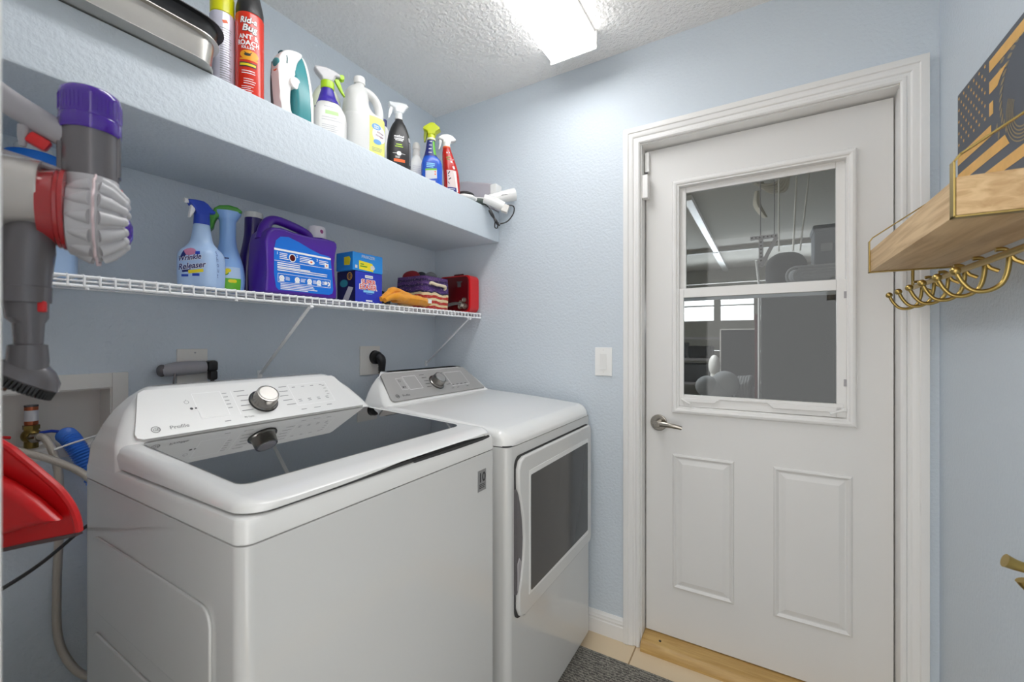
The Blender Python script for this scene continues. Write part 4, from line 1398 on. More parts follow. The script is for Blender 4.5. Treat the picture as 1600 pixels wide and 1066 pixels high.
t = thing('work_glove', 'orange cotton glove draped on the wire shelf before the striped basket', 'glove', (-1.272, 1.272, WZ + .001), 90)
b = MB()
b.tube([(.142, 0, .022), (.10, 0, .026), (.05, .002, .028), (.0, .004, .030), (-.05, .004, .030)], [.018, .022, .026, .025, .022], 14, k=4, sx=1.4, sy=.9)
for i, (y0, z0, x1, z1) in enumerate(((-.026, .015, -.125, .012), (-.010, .022, -.130, .016), (.008, .026, -.122, .02), (.024, .03, -.105, .028))):
    b.tube([(.0, y0 * .8, .028), (-.05, y0, .030 + .004 * i), (-.09, y0, .026), (x1, y0, z1)], [.015, .0145, .013, .010], 12, k=4)
b.tube([(.07, .010, .036), (.02, .010, .046), (-.040, .006, .0575), (-.062, .002, .054), (-.09, -.004, .036), (-.118, -.008, .020)], [.010, .013, .0145, .0145, .013, .010], 12, k=5)
b.tube([(-.03, -.02, .046), (-.07, -.022, .034), (-.10, -.024, .02)], [.008, .010, .008], 10, k=5)
b.tube([(.12, .02, .03), (.06, .022, .036), (.0, .02, .046), (-.05, .018, .052)], [.012, .014, .014, .01], 12, k=4)
from mathutils import noise
b.bm.normal_update()
for vert in b.bm.verts:
    vert.co += vert.normal * (.0042 * noise.noise(vert.co * 42) + .002 * noise.noise(vert.co * 110))
    vert.co.z = max(vert.co.z, .0005)
b.build('glove_shell', GLOVE, t)
MB().box(.118, .140, -.029, -.0245, .018, .036, .001).build('care_tag', WPL, t)

t = thing('woven_basket', 'purple, red and cream striped woven basket on the wire shelf', 'basket', (-1.372, 1.497, WZ), 90)
rings = []
hb = .0875
for i in range(45):
    z = .146 * i / 44
    e = .002 if i % 2 else 0.
    fl_ = .003 * math.sin(z / .146 * 3)
    w = hb - e + fl_
    rings.append([(p[0], p[1], z) for p in rr(-w, -w, w, w, .022, 5)])
for i in range(9):
    z = .146 - .10 * i / 8
    rings.append([(p[0], p[1], z) for p in rr(-.078, -.078, .078, .078, .018, 5)])
bb = MB().loft(rings).build('basket_body', BASK, t, ang=60)
MB().tube([(-.052, -.087, .112), (-.048, -.095, .116), (-.02, -.098, .111), (.015, -.098, .110), (.042, -.097, .108), (.046, -.094, .098), (.045, -.087, .094)], [.006, .0075, .007, .0065, .0075, .006, .005], 10, k=4).build('rope_handle', CREAM, bb)
for nm, m, (x, y, z), s3, lb in (('folded_cloth', CLOTHR, (-.045, .03, .152), (.034, .045, .030), 'dark red cloth poking out at the left of the striped basket'),
                                ('dark_pouch', CLOTHD, (.018, .035, .154), (.026, .04, .032), 'charcoal pouch bulging from the middle of the striped basket'),
                                ('grey_cap', CLOTHG, (.010, -.035, .150), (.034, .026, .028), 'grey fabric cap at the front of the striped basket')):
    P = Vector((-1.372, 1.497, WZ)) + RZ(90).to_3x3() @ Vector((x, y, z))
    o = MB().ball((0, 0, 0), 1, s3, 24, None, lambda p: p * (1 + .12 * math.sin(60 * p.x) * math.cos(45 * p.y))).build(nm, m)
    o.location = P
    o.rotation_euler = (0, R_(8), R_(90))
    tag(o, lb, nm.split('_')[1])

t = thing('tool_case', 'red tool case with clear dark lid standing at the right end of the wire shelf', 'tool case', (-1.345, 1.734, WZ), 0)
MC = FR((0, 0, 0), (1, 0, 0), (0, 0, 1), (0, -1, 0))
MB().prism(rr(-.105, 0, .098, .185, .026, 6), -.038, .034, MC, .004).build('case_shell', RED, t)
dk = MB().prism(rr(-.098, .007, .088, .178, .022, 6), .033, .040, MC, .003).build('clear_lid', DRED, t)
b = MB()
for x, z, r in ((.066, .030, .015), (.063, .060, .0125), (.038, .028, .013), (.042, .050, .010)):
    b.lathe([(r, 0), (r, .004), (r * .62, .004), (r * .62, .0015), (r * .3, .0015), (r * .3, .004), (0, .004)], 20, MC @ Tm(x, z, .040))
b.build('sockets', STEEL, t)
MB().tube([(-.05, -.043, .036), (.0, -.044, .044), (.03, -.044, .044), (.052, -.044, .036)], [.009, .008, .007, .010], 10, k=4).build('wrench', STEEL, t)
MB().box(.022, .044, -.043, -.039, .125, .15, .003).box(.018, .050, -.043, -.039, .148, .154, .001).build('latch', DGREY, t)
MB().box(-.03, .03, -.005, .005, .1855, .198, .004).box(-.04, -.02, -.006, .006, .184, .190).box(.02, .04, -.006, .006, .184, .190).build('carry_handle', DRED, t)

# ------------------------------------------------------------------ things standing on the blue ledge
LZ = 1.9193


def pan_loft(x0, x1, y0, y1, z0, z1, r, flare, rim, m, parent):
    rings = []
    for z, e in ((z0, .004), (z0 + .003, 0), (z1 - .003, flare), (z1 - .002, flare + rim), (z1, flare + rim), (z1 + .0005, flare + .001), (z1 - .003, flare - .0015), (z0 + .005, -.0015)):
        rings.append([(p[0], p[1], z) for p in rr(x0 - e, y0 - e, x1 + e, y1 + e, r + max(e, 0), 8)])
    return MB().loft(rings).build('pan', m, parent, True)


t = thing('roasting_pan', 'wide steel roasting pan overhanging the front of the blue ledge', 'pan', (-1.27, .28, LZ))
pan_loft(-1.45, -1.108, .075, .512, LZ, LZ + .058, .05, .006, .010, STEEL, t)
t = thing('black_pan', 'black baking pan nested on top of the steel roasting pan', 'pan', (-1.27, .28, LZ + .0595))
pan_loft(-1.43, -1.112, .085, .522, LZ + .0590, LZ + .098, .055, .008, .012, BLACKP, t)

# lilac can with a yellow top
t = thing('aerosol_can', 'pale lilac aerosol can with yellow top between the pans and the red can', 'spray can', (-1.236, .578, LZ), 62)
v = Vessel([(0, .026, .026, 2), (.003, .0285, .0285, 2), (.21, .0285, .0285, 2), (.214, .027, .027, 2)], 1)
body = v.mesh(MB()).build('can', CANB, t)
MB().lathe([(.026, .2142), (.0275, .216), (.0275, .262), (.025, .268), (0, .270)], 32).build('cap', CANY, t)
f = v.map(-75, .10)
MB().decal(lines(-.012, .07, .030, 26, .0062, .0022, 31), f).build('fine_print', INK, body)
MB().decal([Rc(.0, .088, .012, .008, 3, 1, 20)], f).build('orange_mark', ORG, body)

# bug spray
t = thing('bug_spray_can', 'tall red bug spray can with black cap on the blue ledge', 'spray can', (-1.2, .629, LZ), 60)
v = Vessel([(0, .031, .031, 2), (.003, .0335, .0335, 2), (.222, .0335, .0335, 2), (.226, .0325, .0325, 2)], 1)
body = v.mesh(MB(), 64).build('can', REDC, t)
MB().lathe([(.0318, .2262), (.0330, .228), (.0325, .245), (.028, .268), (.0245, .285), (.0225, .293), (.019, .296), (0, .297)], 36).build('cap', BLACKP, t)
f = v.map(-92, .11)
MB().decal([Tx('Rid-a', .0155, -.001, .093, .10, .2, .95), Tx('Bug', .0165, .002, .073, .10, .2, 1.05)], f, .0003).build('name_shadow', GFAB, body)
b = MB().decal([Tx('Rid-a', .0155, -.001, .093, .045, .2, .95), Tx('Bug', .0165, .002, .073, .045, .2, 1.05), Tx('ANT &', .0115, -.001, .049, .05, 0, 1.05), Tx('ROACH', .0125, -.001, .033, .05, 0, 1.0), Tx('KILLER', .0070, -.002, .0205, .04, 0, 1.1)], f, .0009)
b.decal(lines(-.018, -.041, .036, 2, .006, .0022, 41, .2) + lines(-.012, -.062, .030, 3, .006, .0018, 42) + lines(-.018, -.082, .03, 4, .005, .0015, 43), f, .0006)
b.build('white_print', WINK, body)
MB().decal([El(.002, .002, .026, .012), Rc(.0, -.010, .05, .004, 8)], f, .0004).build('glow_print', mat('amber_print', '#f2a51c', .35), body)
MB().decal([Rc(-.003, -.0245, .042, .006, 8)], f, .0007).build('yellow_band', YEL, body)
MB().decal([Rc(-.003, -.0245, .046, .012, 8), El(-.003, .002, .008, .004), Rc(-.006, .005, .002, .010, 1, 1, 50), Rc(.004, .005, .002, .010, 1, 1, -40)], f, .0005).build('bug_print', DINK, body)

# steam iron standing on its heel
t = thing('steam_iron', 'white and teal steam iron standing on its heel on the blue ledge', 'iron', (-1.205, .750, LZ), 92)


def sole(s, z0, z1, x, wmax=.044):
    pts = []
    for i in range(15):
        u = i / 14
        pts.append((x, wmax * s * (1 - u ** 2.2) ** .85 if u < 1 else 0., z0 + (z1 - z0) * u))
    return pts + [(p[0], -p[1], p[2]) for p in pts[-2::-1]]


MB().loft([sole(1, 0, .214, .042), sole(1, 0, .214, .034)]).build('soleplate', ENAMEL2, t)
MB().loft([sole(.98, 0, .211, .0341), sole(.95, 0, .209, .022), sole(.82, 0, .200, .006), sole(.62, .0, .185, -.006)]).build('body', TEAL, t, ang=60)
XP = FR((0, 0, 0), (1, 0, 0), (0, 0, 1), (0, -1, 0))
outl = crom([(x, z, 0) for x, z in ((-.040, .0105), (-.046, .05), (-.050, .10), (-.051, .145), (-.044, .175), (-.028, .196), (-.004, .208), (.018, .212), (.024, .204), (.010, .180), (.002, .150), (-.003, .118), (-.012, .09), (-.014, .05), (-.008, .0105))], 3)
hn = MB().prism([(p.x, p.y) for p in outl], -.0185, .0185, XP, .012, 4).build('handle', WPL, t, ang=60)
MB().box(-.036, .006, -.024, .024, 0, .010, .003).build('heel', WPL, t)
MB().ball((-.0495, -.004, .152), .0125, (.55, 1.15, 1.0)).build('steam_button', TEAL, hn)
MB().tube([(-.026, -.0185, .158), (-.026, -.0180, .178), (-.033, -.010, .191), (-.036, .0, .192), (-.033, .010, .191), (-.026, .0180, .178), (-.026, .0185, .158)], .0018, 8, k=4).build('trim_line', TEALD, hn)
MB().tube([(-.0505, -.010, .131), (-.0518, -.003, .1285), (-.0510, .004, .131)], .0018, 8, k=3).build('red_mark', ORG, hn)
MB().cyl((-.002, -.027, .110), (-.002, .027, .110), .018, bev=.004).build('steam_dial', WPL, t)
MB().tube([(-.044, .016, .16), (-.046, .019, .10), (-.042, .019, .03), (-.036, .018, .012)], .006, 8, k=4).build('cord', TIN, t)

# clear cleaner spray with grey head
t = thing('cleaner_spray', 'clear cleaner spray with purple neck, grey head and lime trigger beside the iron', 'spray bottle', (-1.192, .872, LZ), 60)
v = Vessel([(0, .044, .028, 3), (.004, .048, .031, 3), (.06, .048, .031, 2.8), (.088, .043, .0295, 2.5, -.002), (.112, .031, .026, 2.3, -.006), (.125, .026, .0225, 2.1, -.008), (.150, .0185, .0185, 2, -.0085), (.160, .015, .015, 2, -.0085)])
body = v.mesh(MB()).build('bottle', HDPE, t)
vv = Vessel([(.106, .0355, .0285, 2.3, -.005), (.116, .0302, .0262, 2.3, -.0065), (.127, .026, .0228, 2.1, -.008), (.150, .0192, .0192, 2, -.0085), (.157, .018, .018, 2, -.0085)])
vv.mesh(MB()).build('neck_sleeve', VIOLET, t)
f = v.map(-90, .05)
MB().decal([Rc(0, -.004, .082, .084, 12, 6)], f, .0003).build('label', WPL, body)
MB().decal([Rc(.002, .020, .040, .012, 6)], f, .0006).build('green_print', PGRN, body)
MB().decal([Rc(-.006, .038, .030, .003, 4), Rc(.012, .032, .02, .002, 3)] + lines(-.03, .004, .07, 2, .008, .0018, 52) + lines(-.03, -.02, .06, 4, .006, .0018, 53), f, .0006).build('fine_print', GREYI, body)
MB().lathe([(.019, .154), (.0205, .156), (.0205, .176), (.019, .178), (0, .178)], 28, Tm(-.0085, 0, 0)).build('collar', LIME2, t)
hd = MB().prism([(-.048, .210), (-.046, .216), (-.034, .2195), (-.012, .2205), (.012, .216), (.028, .2085), (.030, .198), (.016, .196), (.012, .188), (.008, .177), (-.024, .177), (-.028, .186), (-.042, .200)], -.014, .014, XZ, .007, 3).build('spray_head', LGREY, t)
MB().prism([(.024, .199), (.026, .210), (.038, .212), (.042, .206), (.041, .198), (.034, .194)], -.009, .009, XZ, .002).build('nozzle', LIME2, hd)
MB().prism([(.010, .194), (.024, .196), (.030, .180), (.038, .160), (.044, .148), (.041, .145), (.034, .152), (.024, .168), (.016, .182)], -.006, .006, XZ, .002).build('trigger', LIME2, hd)

t = thing('pale_green_bottle', 'pale green bottle standing behind the clear cleaner spray', 'bottle', (-1.325, .952, LZ), 60)
v = Vessel([(0, .046, .03, 3), (.004, .05, .034, 3), (.14, .05, .034, 3), (.20, .046, .032, 2.6), (.235, .03, .027, 2.2), (.25, .018, .018, 2)])
body = v.mesh(MB()).build('bottle', PALEG, t)
MB().cyl((0, 0, .25), (0, 0, .272), .018, bev=.002).build('cap', WPL, t)
MB().decal([Rc(.016, .02, .016, .004, 3, 1, -10), El(-.044, -.012, .004, .003)], v.map(-90, .17)).build('print', NAVY, body)

# vinegar jug
t = thing('vinegar_jug', 'large milky white vinegar jug with yellow-green label on the blue ledge', 'jug', (-1.232, 1.036, LZ), 66)
v = Vessel([(0, .064, .050, 3.4), (.005, .069, .055, 3.4), (.12, .070, .056, 3.2), (.142, .069, .055, 3.0, 0), (.158, .052, .052, 2.8, -.017), (.185, .042, .049, 2.6, -.026), (.22, .039, .044, 2.4, -.026), (.242, .032, .034, 2.2, -.022), (.258, .019, .020, 2, -.016), (.264, .0165, .0165, 2, -.014), (.275, .0155, .0155, 2, -.014)])
body = v.mesh(MB()).build('jug_body', HDPE, t)
MB().tube([(-.014, 0, .244), (.014, 0, .242), (.040, 0, .228), (.054, 0, .198), (.056, 0, .165), (.050, 0, .138)], [.017, .0165, .0145, .0140, .0150, .019], 16, k=5, sx=1.15).build('handle', HDPE, t)
MB().lathe([(.0185, .266), (.0195, .268), (.0195, .286), (.018, .289), (0, .289)], 28, Tm(-.014, 0, 0)).build('cap', WPL, t)
f = v.map(-58, .076)
lb = MB().decal([Rc(0, 0, .066, .13, 12, 6)], f, .0004).build('label', mat('pear_label', '#dfe37e', .4), body)
MB().decal([El(.006, .006, .026, .030, 28)], f, .0008).build('white_oval', WINK, lb)
MB().decal([El(-.006, .030, .017, .011, 24), El(-.002, -.022, .014, .009, 24)], f, .0011).build('blue_oval', mat('label_blue', '#6fa3d8', .4), lb)
MB().decal([Tx('White', .0075, .008, .012, .02, 0, .9, -6), Tx('Vinegar', .0075, .006, .001, .02, 0, .9, -6)], f, .0013).build('name_print', mat('plum_ink', '#7d4d63', .5), lb)
MB().decal([Tx('Great', .0055, -.006, .033, .02, .15, .9, -4), Tx('Value', .0055, -.006, .026, .02, .15, .9, -4)], f, .0014).build('brand_print', WINK, lb)
MB().decal(lines(-.022, -.044, .045, 3, .005, .0015, 61), f, .0008).build('fine_print', INK, lb)

t = thing('slim_white_bottle', 'slim white bottle with navy cap between the vinegar jug and black spray', 'bottle', (-1.322, 1.212, LZ), 60)
MB().lathe([(.022, 0), (.024, .003), (.024, .19), (.016, .212), (.012, .218), (0, .218)], 28).build('bottle', WPL, t)
MB().lathe([(.013, .2182), (.013, .244), (.011, .247), (0, .247)], 24).build('cap', NAVY, t)

# black spray
t = thing('black_spray_bottle', 'black teardrop spray bottle with clear trigger head on the blue ledge', 'spray bottle', (-1.2, 1.176, LZ), 60)
v = Vessel([(0, .040, .027, 2.5), (.004, .043, .030, 2.5), (.06, .0455, .032, 2.4), (.10, .0445, .031, 2.3), (.14, .0385, .028, 2.1), (.17, .028, .023, 2), (.187, .0185, .0165, 2), (.193, .0145, .0145, 2), (.199, .0135, .0135, 2)])
body = v.mesh(MB()).build('bottle', BLACKP, t)
f = v.map(-96, .08)
b = MB().decal([Tx('method', .0095, -.004, .044, .03), Rc(-.004, .034, .040, .0035, 5), Rc(-.004, .028, .030, .0035, 5)], f, .0005)
b.decal([Rg(-.004, -.022, .0, .0085, 22), Rc(-.02, -.022, .018, .0012), Rc(.012, -.022, .018, .0012)], f, .0005)
b.decal(lines(-.018, -.034, .02, 2, .004, .0014, 71), f, .0005)
b.build('white_print', WINK, body)
MB().decal([Rc(-.004, .012, .022, .004, 4), Rc(-.004, .004, .030, .003, 4)], f, .0005).build('green_print', LIME2, body)
MB().decal([Rc(-.002, -.048, .044, .011, 6)], f, .0005).build('orange_band', ORG, body)
f = v.map(-25, .08)
MB().decal([Rc(0, .040, .016, .016, 4, 2)] + lines(-.009, .024, .018, 14, .006, .0018, 72), f, .0005).build('side_label', GREYI, body)
hd = MB().cyl((0, 0, .197), (0, 0, .222), .0155, .0135, 24).prism([(-.040, .256), (-.006, .2595), (.026, .2625), (.036, .252), (.024, .240), (.014, .222), (-.014, .222), (-.018, .236), (-.038, .243)], -.013, .013, XZ, .005, 3).build('clear_head', CLEARP, t)
MB().prism([(-.034, .244), (-.022, .241), (-.026, .22), (-.036, .196), (-.041, .194), (-.040, .22)], -.006, .006, XZ, .002).build('trigger', CLEARP, hd)
MB().cyl((0, 0, .199), (0, 0, .215), .012).build('inner_collar', WPL, hd)

t = thing('ribbed_white_bottle', 'small white bottle with ribbed cap behind the blue cleaner bottle', 'bottle', (-1.292, 1.368, LZ), 55)
v = Vessel([(0, .028, .024, 2.8), (.004, .031, .026, 2.8), (.10, .031, .026, 2.8), (.125, .026, .023, 2.3), (.145, .017, .017, 2), (.152, .015, .015, 2)])
body = v.mesh(MB()).build('bottle', WPL, t)
MB().lathe([(.0165, .152), (.0165, .165), (.014, .167), (.014, .178), (.0165, .180), (.0165, .192), (.012, .208), (0, .209)], 20).build('cap', OFFW, t)
MB().decal(lines(-.022, .05, .044, 11, .008, .002, 81), v.map(-90, .05)).build('fine_print', GREYI, body)

# blue cleaner
t = thing('blue_cleaner_bottle', 'blue cleaner bottle with lime yellow trigger head near the end of the ledge', 'spray bottle', (-1.2, 1.362, LZ), 52)
v = Vessel([(0, .040, .025, 3), (.004, .043, .028, 3), (.08, .0435, .028, 2.8), (.108, .039, .027, 2.5), (.124, .029, .024, 2.3, -.004), (.14, .0225, .021, 2.1, -.005), (.185, .0165, .0165, 2, -.003), (.196, .015, .015, 2, -.002)])
body = v.mesh(MB()).build('bottle', BBLUE, t)
vv = Vessel([(.122, .0305, .0248, 2.3, -.004), (.141, .0232, .0217, 2.1, -.005), (.186, .0173, .0173, 2, -.003), (.195, .0165, .0165, 2, -.002)])
sl_ = vv.mesh(MB()).build('neck_sleeve', NAVY, t)
f = vv.map(-60, .158)
MB().decal([Rc(.002, .0, .013, .058, 5, 5, 4)], f, .0006).build('green_flash', GRN, sl_)
f = vv.map(-105, .158)
MB().decal([Rc(.0, -.022 + .016 * i, .012, .0025, 3) for i in range(4)], f, .0006).build('sleeve_print', WINK, sl_)
f = v.map(-98, .05)
lb = MB().decal([Rc(-.002, .004, .052, .085, 10, 6)], f, .0004).build('label', mat('label_royal', '#1f4db4', .4), body)
MB().decal([Rc(-.003, .014, .050, .007, 6, 1, 8)], f, .0008).build('green_band', GRN, lb)
MB().decal([Pg([(-.027, -.030), (.023, -.020), (.023, .016), (-.027, .007)]), Rc(0, -.034, .03, .006, 4)], f, .0007).build('white_field', GREYI, lb)
MB().decal([El(.014, .006, .004, .003), El(.014, -.004, .004, .003)], f, .0010).build('orange_mark', ORG, lb)
MB().decal(lines(-.022, .038, .036, 3, .007, .004, 91), f, .0008).build('name_strip', SKYI, lb)
HB = RZ(-18) @ XZ
hd = MB().cyl((-.002, 0, .193), (-.002, 0, .222), .0175, .0155, 24).prism([(-.034, .238), (-.033, .247), (-.004, .265), (.010, .2655), (.034, .246), (.036, .238), (.020, .228), (.015, .216), (-.014, .216), (-.018, .230)], -.018, .018, HB, .005, 2).build('trigger_head', LIME, t)
MB().prism([(-.030, .238), (-.016, .232), (-.020, .215), (-.026, .19), (-.031, .188), (-.033, .21)], -.007, .007, HB, .002).build('trigger', mat('olive_trigger', '#8f9c1c', .4), hd)
MB().lathe([(.0165, .1945), (.018, .196), (.018, .201), (.016, .202)], 24, Tm(-.002, 0, 0)).build('collar', WPL, t)

# red cleaner
t = thing('red_cleaner_bottle', 'red cleaner bottle with white trigger head, last bottle on the blue ledge', 'spray bottle', (-1.2, 1.478, LZ), 55)
v = Vessel([(0, .032, .024, 2.6, .012), (.004, .035, .027, 2.6, .012), (.05, .035, .027, 2.5, .011), (.09, .034, .0265, 2.4, .008), (.12, .032, .026, 2.3, .003), (.15, .0275, .024, 2.2, -.003), (.18, .0225, .020, 2, -.009), (.20, .0175, .0175, 2, -.012), (.207, .016, .016, 2, -.013)])
body = v.mesh(MB()).build('bottle', BROWN, t)
f = v.map(-97, .055)
lb = MB().decal([Rc(-.001, -.002, .050, .10, 10, 6)], f, .0004).build('label', mat('label_blush', '#d9c9c4', .4), body)
MB().decal([Rc(-.003, -.040, .044, .026, 6)], f, .0007).build('navy_band', NAVY, lb)
MB().decal([Rc(-.014, .036, .016, .004, 2, 1, 50), Rc(-.012, .010, .014, .004, 2, 1, 40), Rc(-.018, -.008, .012, .003, 2, 1, -40), Rc(-.016, .022, .006, .004)], f, .0007).build('bug_marks', DINK, lb)
MB().decal(lines(-.02, -.034, .034, 3, .006, .0025, 96), f, .0010).decal([Rc(.018, .0, .010, .09, 3, 5, 8)], f, .0008).build('white_print', WINK, lb)
f = v.map(-97, .145)
MB().decal([Rc(-.006, .034, .006, .006), Rc(.008, .036, .005, .005), Rc(.006, -.006, .008, .008), Rc(.012, -.03, .010, .012, 2, 1, 15), Rc(.02, .006, .008, .003, 2, 1, 30)], f, .0006).build('white_marks', WINK, body)
MB().decal([Rc(-.004, .014, .024, .006, 4, 1, 12), Rc(-.006, .004, .014, .006, 3)], f, .0005).build('olive_marks', mat('olive_print', '#7d7a2c', .4), body)
MB().lathe([(.0165, .203), (.0175, .205), (.0175, .209), (.016, .2095)], 24, Tm(-.013, 0, 0)).build('collar', ORG, t)
hd = MB().cyl((-.013, 0, .2095), (-.013, 0, .232), .0165, .0155, 24).prism([(-.052, .240), (-.050, .248), (-.034, .259), (-.012, .265), (.010, .262), (.026, .250), (.028, .243), (.018, .238), (.006, .234), (.003, .224), (-.029, .224), (-.032, .236)], -.014, .014, XZ, .007, 3).build('trigger_head', WPL, t)
MB().prism([(-.048, .240), (-.034, .236), (-.036, .222), (-.044, .196), (-.050, .192), (-.050, .20), (-.046, .22)], -.006, .006, XZ, .002).build('trigger', HDPE, hd)

# far end of the ledge
t = thing('plastic_bag', 'crumpled grey plastic bag against the end wall on the blue ledge', 'bag', (-1.26, 1.765, LZ))
pts = [(-1.40, 0), (-1.135, 0), (-1.132, .10), (-1.145, .128), (-1.18, .140), (-1.22, .150), (-1.26, .158), (-1.30, .172), (-1.345, .178), (-1.39, .172), (-1.41, .12)]
b = MB().prism([(p[0], p[1]) for p in pts], -1.797, -1.745, FR((0, 0, LZ), (1, 0, 0), (0, 0, 1), (0, -1, 0)) @ Matrix.Scale(1, 4), .012, 3)
b.build('bag_body', mat('grey_film', '#b9b4bb', .35, bump=.6, bscale=25), t, True)
MB().box(-1.160, -1.125, 1.742, 1.7965, LZ + .06, LZ + .125, .004).build('white_flap', WPL, t, True)
t = thing('oval_brush', 'black oval brush with white handle lying on the ledge beside the red bottle', 'brush', (-1.180, 1.580, LZ), 60)
MB().ball((-.004, 0, .030), 1, (.040, .028, .013), 24).build('brush_pad', BLACKP, t)
MB().ball((-.002, 0, .016), 1, (.046, .032, .0155), 24).tube([(.03, 0, .016), (.048, 0, .014)], [.009, .007], 10).build('brush_back', WPL, t)
t = thing('green_pad', 'dark green oval pad at the front edge of the ledge before the white tube', 'pad', (-1.157, 1.652, LZ), 50)
MB().ball((0, 0, .0145), 1, (.044, .022, .0145), 24).build('pad', mat('dark_green_pad', '#4b5650', .6), t)
t = thing('white_tube', 'short white plastic tube with open end on the blue ledge', 'tube', (-1.178, 1.70, LZ + .0255), 40)
MB().lathe([(.0245, -.035), (.0255, -.033), (.0255, .032), (.0245, .034), (.0195, .034), (.0185, .0), (0, .0)], 28, FR((0, 0, 0), (0, 1, 0), (0, 0, 1), (1, 0, 0))).build('tube_shell', WPL, t)
t = thing('hair_dryer', 'white folding hair dryer with black cord hanging over the corner of the ledge', 'hair dryer', (-1.08, 1.72, 1.95))
d0, d1 = Vector((-1.122, 1.678, 1.947)), Vector((-1.030, 1.762, 1.978))
q = (d1 - d0).to_track_quat('Z', 'Y').to_matrix().to_4x4()
Ln = (d1 - d0).length
br = MB().lathe([(.019, 0), (.022, .004), (.024, .03), (.0275, .07), (.030, Ln - .006), (.0295, Ln), (.0255, Ln), (.024, Ln - .03), (0, Ln - .03)], 32, Tm(*d0) @ q).build('barrel', ENAMEL2, t, True)
MB().lathe([(.0235, Ln - .028), (.010, Ln - .026), (0, Ln - .026)], 24, Tm(*d0) @ q).build('grille', MGREY, br, True)
MB().decal([Rc(0, 0, .03, .003)], flat(FR(d0 + (d1 - d0) * .55 + Vector((.0195, -.021, -.0005)), (d1 - d0).normalized(), Vector((0, 0, 1)), Vector((.68, -.73, 0)))), .0005).build('name_strip', INK, br, True)
MB().tube([(-1.135, 1.655, 1.9445), (-1.105, 1.672, 1.934), (-1.072, 1.69, 1.915), (-1.055, 1.70, 1.906)], [.021, .023, .024, .022], 18, k=4, sx=.9).cyl((-1.085, 1.70, 1.915), (-1.088, 1.712, 1.955), .015).build('handle', ENAMEL2, t, True)
MB().box(-.016, .016, -.016, .016, -.020, .016, .004, M=FR((-1.048, 1.703, 1.898), (.8, .5, -.33), (-.53, .85, 0), (.28, .17, .94))).build('handle_end', OFFW, t, True)
b = MB().tube([(-1.045, 1.715, 1.917), (-1.022, 1.735, 1.912), (-1.022, 1.735, 1.88), (-1.045, 1.72, 1.842), (-1.075, 1.70, 1.828)], .003, 8, k=6)
b.tube([(-1.142, 1.66, 1.925), (-1.118, 1.668, 1.905), (-1.108, 1.67, 1.885)], .0025, 8, k=4)
for i in range(4):
    dx, dy = .004 * math.cos(i * 1.6), .004 * math.sin(i * 1.6)
    b.tube([(-1.112 + dx, 1.668 + dy, 1.890), (-1.100 + dx, 1.674 + dy, 1.865), (-1.087 - dx, 1.684 - dy, 1.838), (-1.078 + 2 * dx, 1.69, 1.818 + .003 * i)], .0042, 8, k=4)
b.tube([(-1.092, 1.684, 1.84), (-1.093, 1.682, 1.812), (-1.083, 1.688, 1.808), (-1.08, 1.69, 1.835)], .003, 8, k=4)
b.build('cord', BLACKP, t, True)

# ------------------------------------------------------------------ right wall: hook shelf, sign, coat hook
t = thing('hook_shelf', 'light oak wall shelf with brass brackets and a rail of hooks on the right wall', 'shelf', (XR, 1.35, 1.488))
MB().box(.279, XR, 1.004, 1.70, 1.488, 1.553, .0015).build('board', OAK, t, True)
for y in (1.013, 1.692):
    b = MB()
    pth = [(XR - .0015, 1.4862), (.277, 1.4862), (.277, 1.580), (.285, 1.592), (XR - .0015, 1.715)]
    for (xa, za), (xb, zb) in zip(pth, pth[1:]):
        dx, dz = xb - xa, zb - za
        ln = math.hypot(dx, dz)
        b.box(-.0015, ln + .0015, -.009, .009, -.0015, .0015, .0005, M=FR((xa, y, za), (dx / ln, 0, dz / ln), (0, 1, 0), (-dz / ln, 0, dx / ln)))
    b.box(XR - .003, XR, y - .009, y + .009, 1.70, 1.76, .001)
    b.build('bracket', BRASS, t, True)
rl = MB().cyl((.377, .93, 1.433), (.377, 1.692, 1.433), .0065, n=16, bev=.002).build('hook_rail', BRASS, t, True)
for y in (1.69, 1.02):
    MB().cyl((.377, y, 1.433), (.377, y, 1.4862), .004, n=12).build('rail_post', BRASS, t, True)
hk = MB().tube([(.372, 0, 1.446), (.384, 0, 1.446), (.390, 0, 1.436), (.388, 0, 1.405), (.380, 0, 1.382), (.362, 0, 1.370), (.342, 0, 1.372), (.328, 0, 1.388), (.319, 0, 1.408)], .0042, 10, k=5)
hk.tube([(.390, 0, 1.436), (.398, 0, 1.425), (.410, 0, 1.418)], .0042, 8)
for i in range(6):
    y = 1.66 - i * .102
    if i == 0:
        h0 = hk.build('hook', BRASS, t)
        h0.location = (-XR, y - 1.35, -1.488)
        bl0 = MB().ball((.318, 0, 1.411), .0085, n=16).build('hook_ball', BRASS, h0)
    else:
        h = h0.copy()
        COL.objects.link(h)
        h.location = (-XR, y - 1.35, -1.488)
        c = bl0.copy()
        COL.objects.link(c)
        c.parent = h

t = thing('flag_sign', 'charcoal wooden flag sign with bare wood stripes standing on the oak shelf', 'sign', (XR, 1.32, 1.5535))
sg = MB().box(.447, .4615, 1.035, 1.60, 1.5535, 1.936, .002).build('panel', SIGNB, t, True)
FS = flat(FR((.447, 0, 0), (0, -1, 0), (0, 0, 1), (-1, 0, 0)))     # s = -y
b = MB()


def stripe(ya, yb, z, h=.026, cut=0.):
    b.decal([Pg([(-ya, z - h / 2), (-yb + cut, z - h / 2), (-yb, z + h / 2), (-ya, z + h / 2)])], FS, .0006)


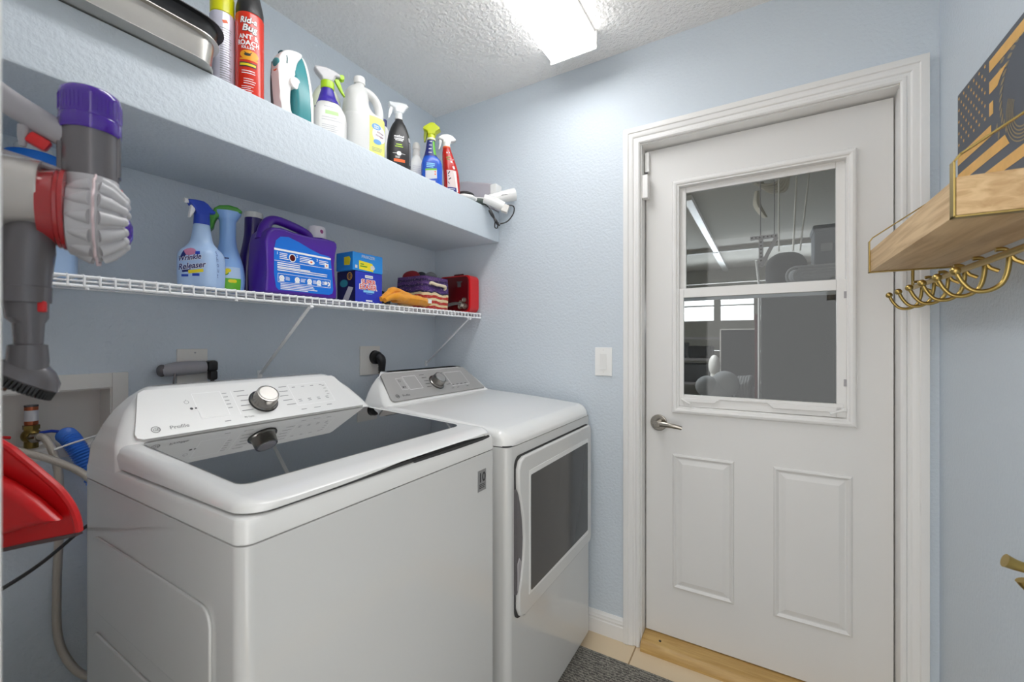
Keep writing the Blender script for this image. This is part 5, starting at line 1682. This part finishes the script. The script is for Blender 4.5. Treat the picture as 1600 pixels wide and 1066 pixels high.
stripe(1.41, 1.04, 1.908)
b.decal([Pg([(-1.41, 1.845), (-1.37, 1.845), (-1.355, 1.858), (-1.325, 1.873), (-1.41, 1.873)])], FS, .0006)
stripe(1.41, 1.39, 1.808, .03)
stripe(1.597, 1.40, 1.758)
stripe(1.597, 1.335, 1.708, cut=.02)
stripe(1.597, 1.04, 1.658)
stripe(1.597, 1.04, 1.608)
b.build('bare_stripes', SIGNW, sg, True)
b = MB()
for r in range(9):
    n = 6 if r % 2 == 0 else 5
    for c in range(n):
        s = -1.588 + .0312 * c + (.0156 if r % 2 else 0)
        z = 1.922 - r * .0155
        b.decal([Pg([(s + (.0058 if k % 2 == 0 else .0024) * math.sin(k * math.pi / 5), z + (.0058 if k % 2 == 0 else .0024) * math.cos(k * math.pi / 5)) for k in range(10)])], FS, .0006)
b.build('stars', SIGNW, sg, True)
b = MB()
ec = (-1.255, 1.80)
for r in (.045, .052, .059, .066, .073):
    b.decal([Rg(ec[0] + .0, ec[1] - .045, r, r + .003, 30, 150, 390)], FS, .0005)
for k in range(26):
    a = R_(60 + k * 9.5)
    for r in (.10, .128, .156):
        cx, cz = ec[0] + r * math.cos(a), ec[1] + r * math.sin(a)
        ca, sa = math.cos(a + .9), math.sin(a + .9)
        if -1.375 < cx and 1.73 < cz < 1.90:
            b.decal([Pg([(cx + u * ca - w * sa, cz + u * sa + w * ca) for u, w in ((-.012, 0), (-.004, .004), (.004, .004), (.012, 0), (.004, -.004), (-.004, -.004))])], FS, .0005)
b.build('engraved_wreath', SIGNE, sg, True)

t = thing('coat_hook', 'small brass double coat hook low on the right wall', 'hook', (XR, 1.14, .86))
MB().prism(rr(1.125, .80, 1.155, .90, .012), 0, .004, FR((XR - .004, 0, 0), (0, 1, 0), (0, 0, 1), (1, 0, 0)), .001).build('back_plate', BRASS, t, True)
MB().tube([(XR - .003, 1.14, .872), (.43, 1.14, .862), (.40, 1.14, .864), (.381, 1.14, .870)], [.008, .0085, .0095, .0125], 14, k=4).build('upper_prong', BRASS, t, True)
MB().tube([(XR - .003, 1.14, .85), (.45, 1.14, .825), (.43, 1.14, .815), (.41, 1.14, .828), (.402, 1.14, .84)], [.007, .007, .007, .0075, .009], 14, k=4).build('lower_prong', BRASS, t, True)
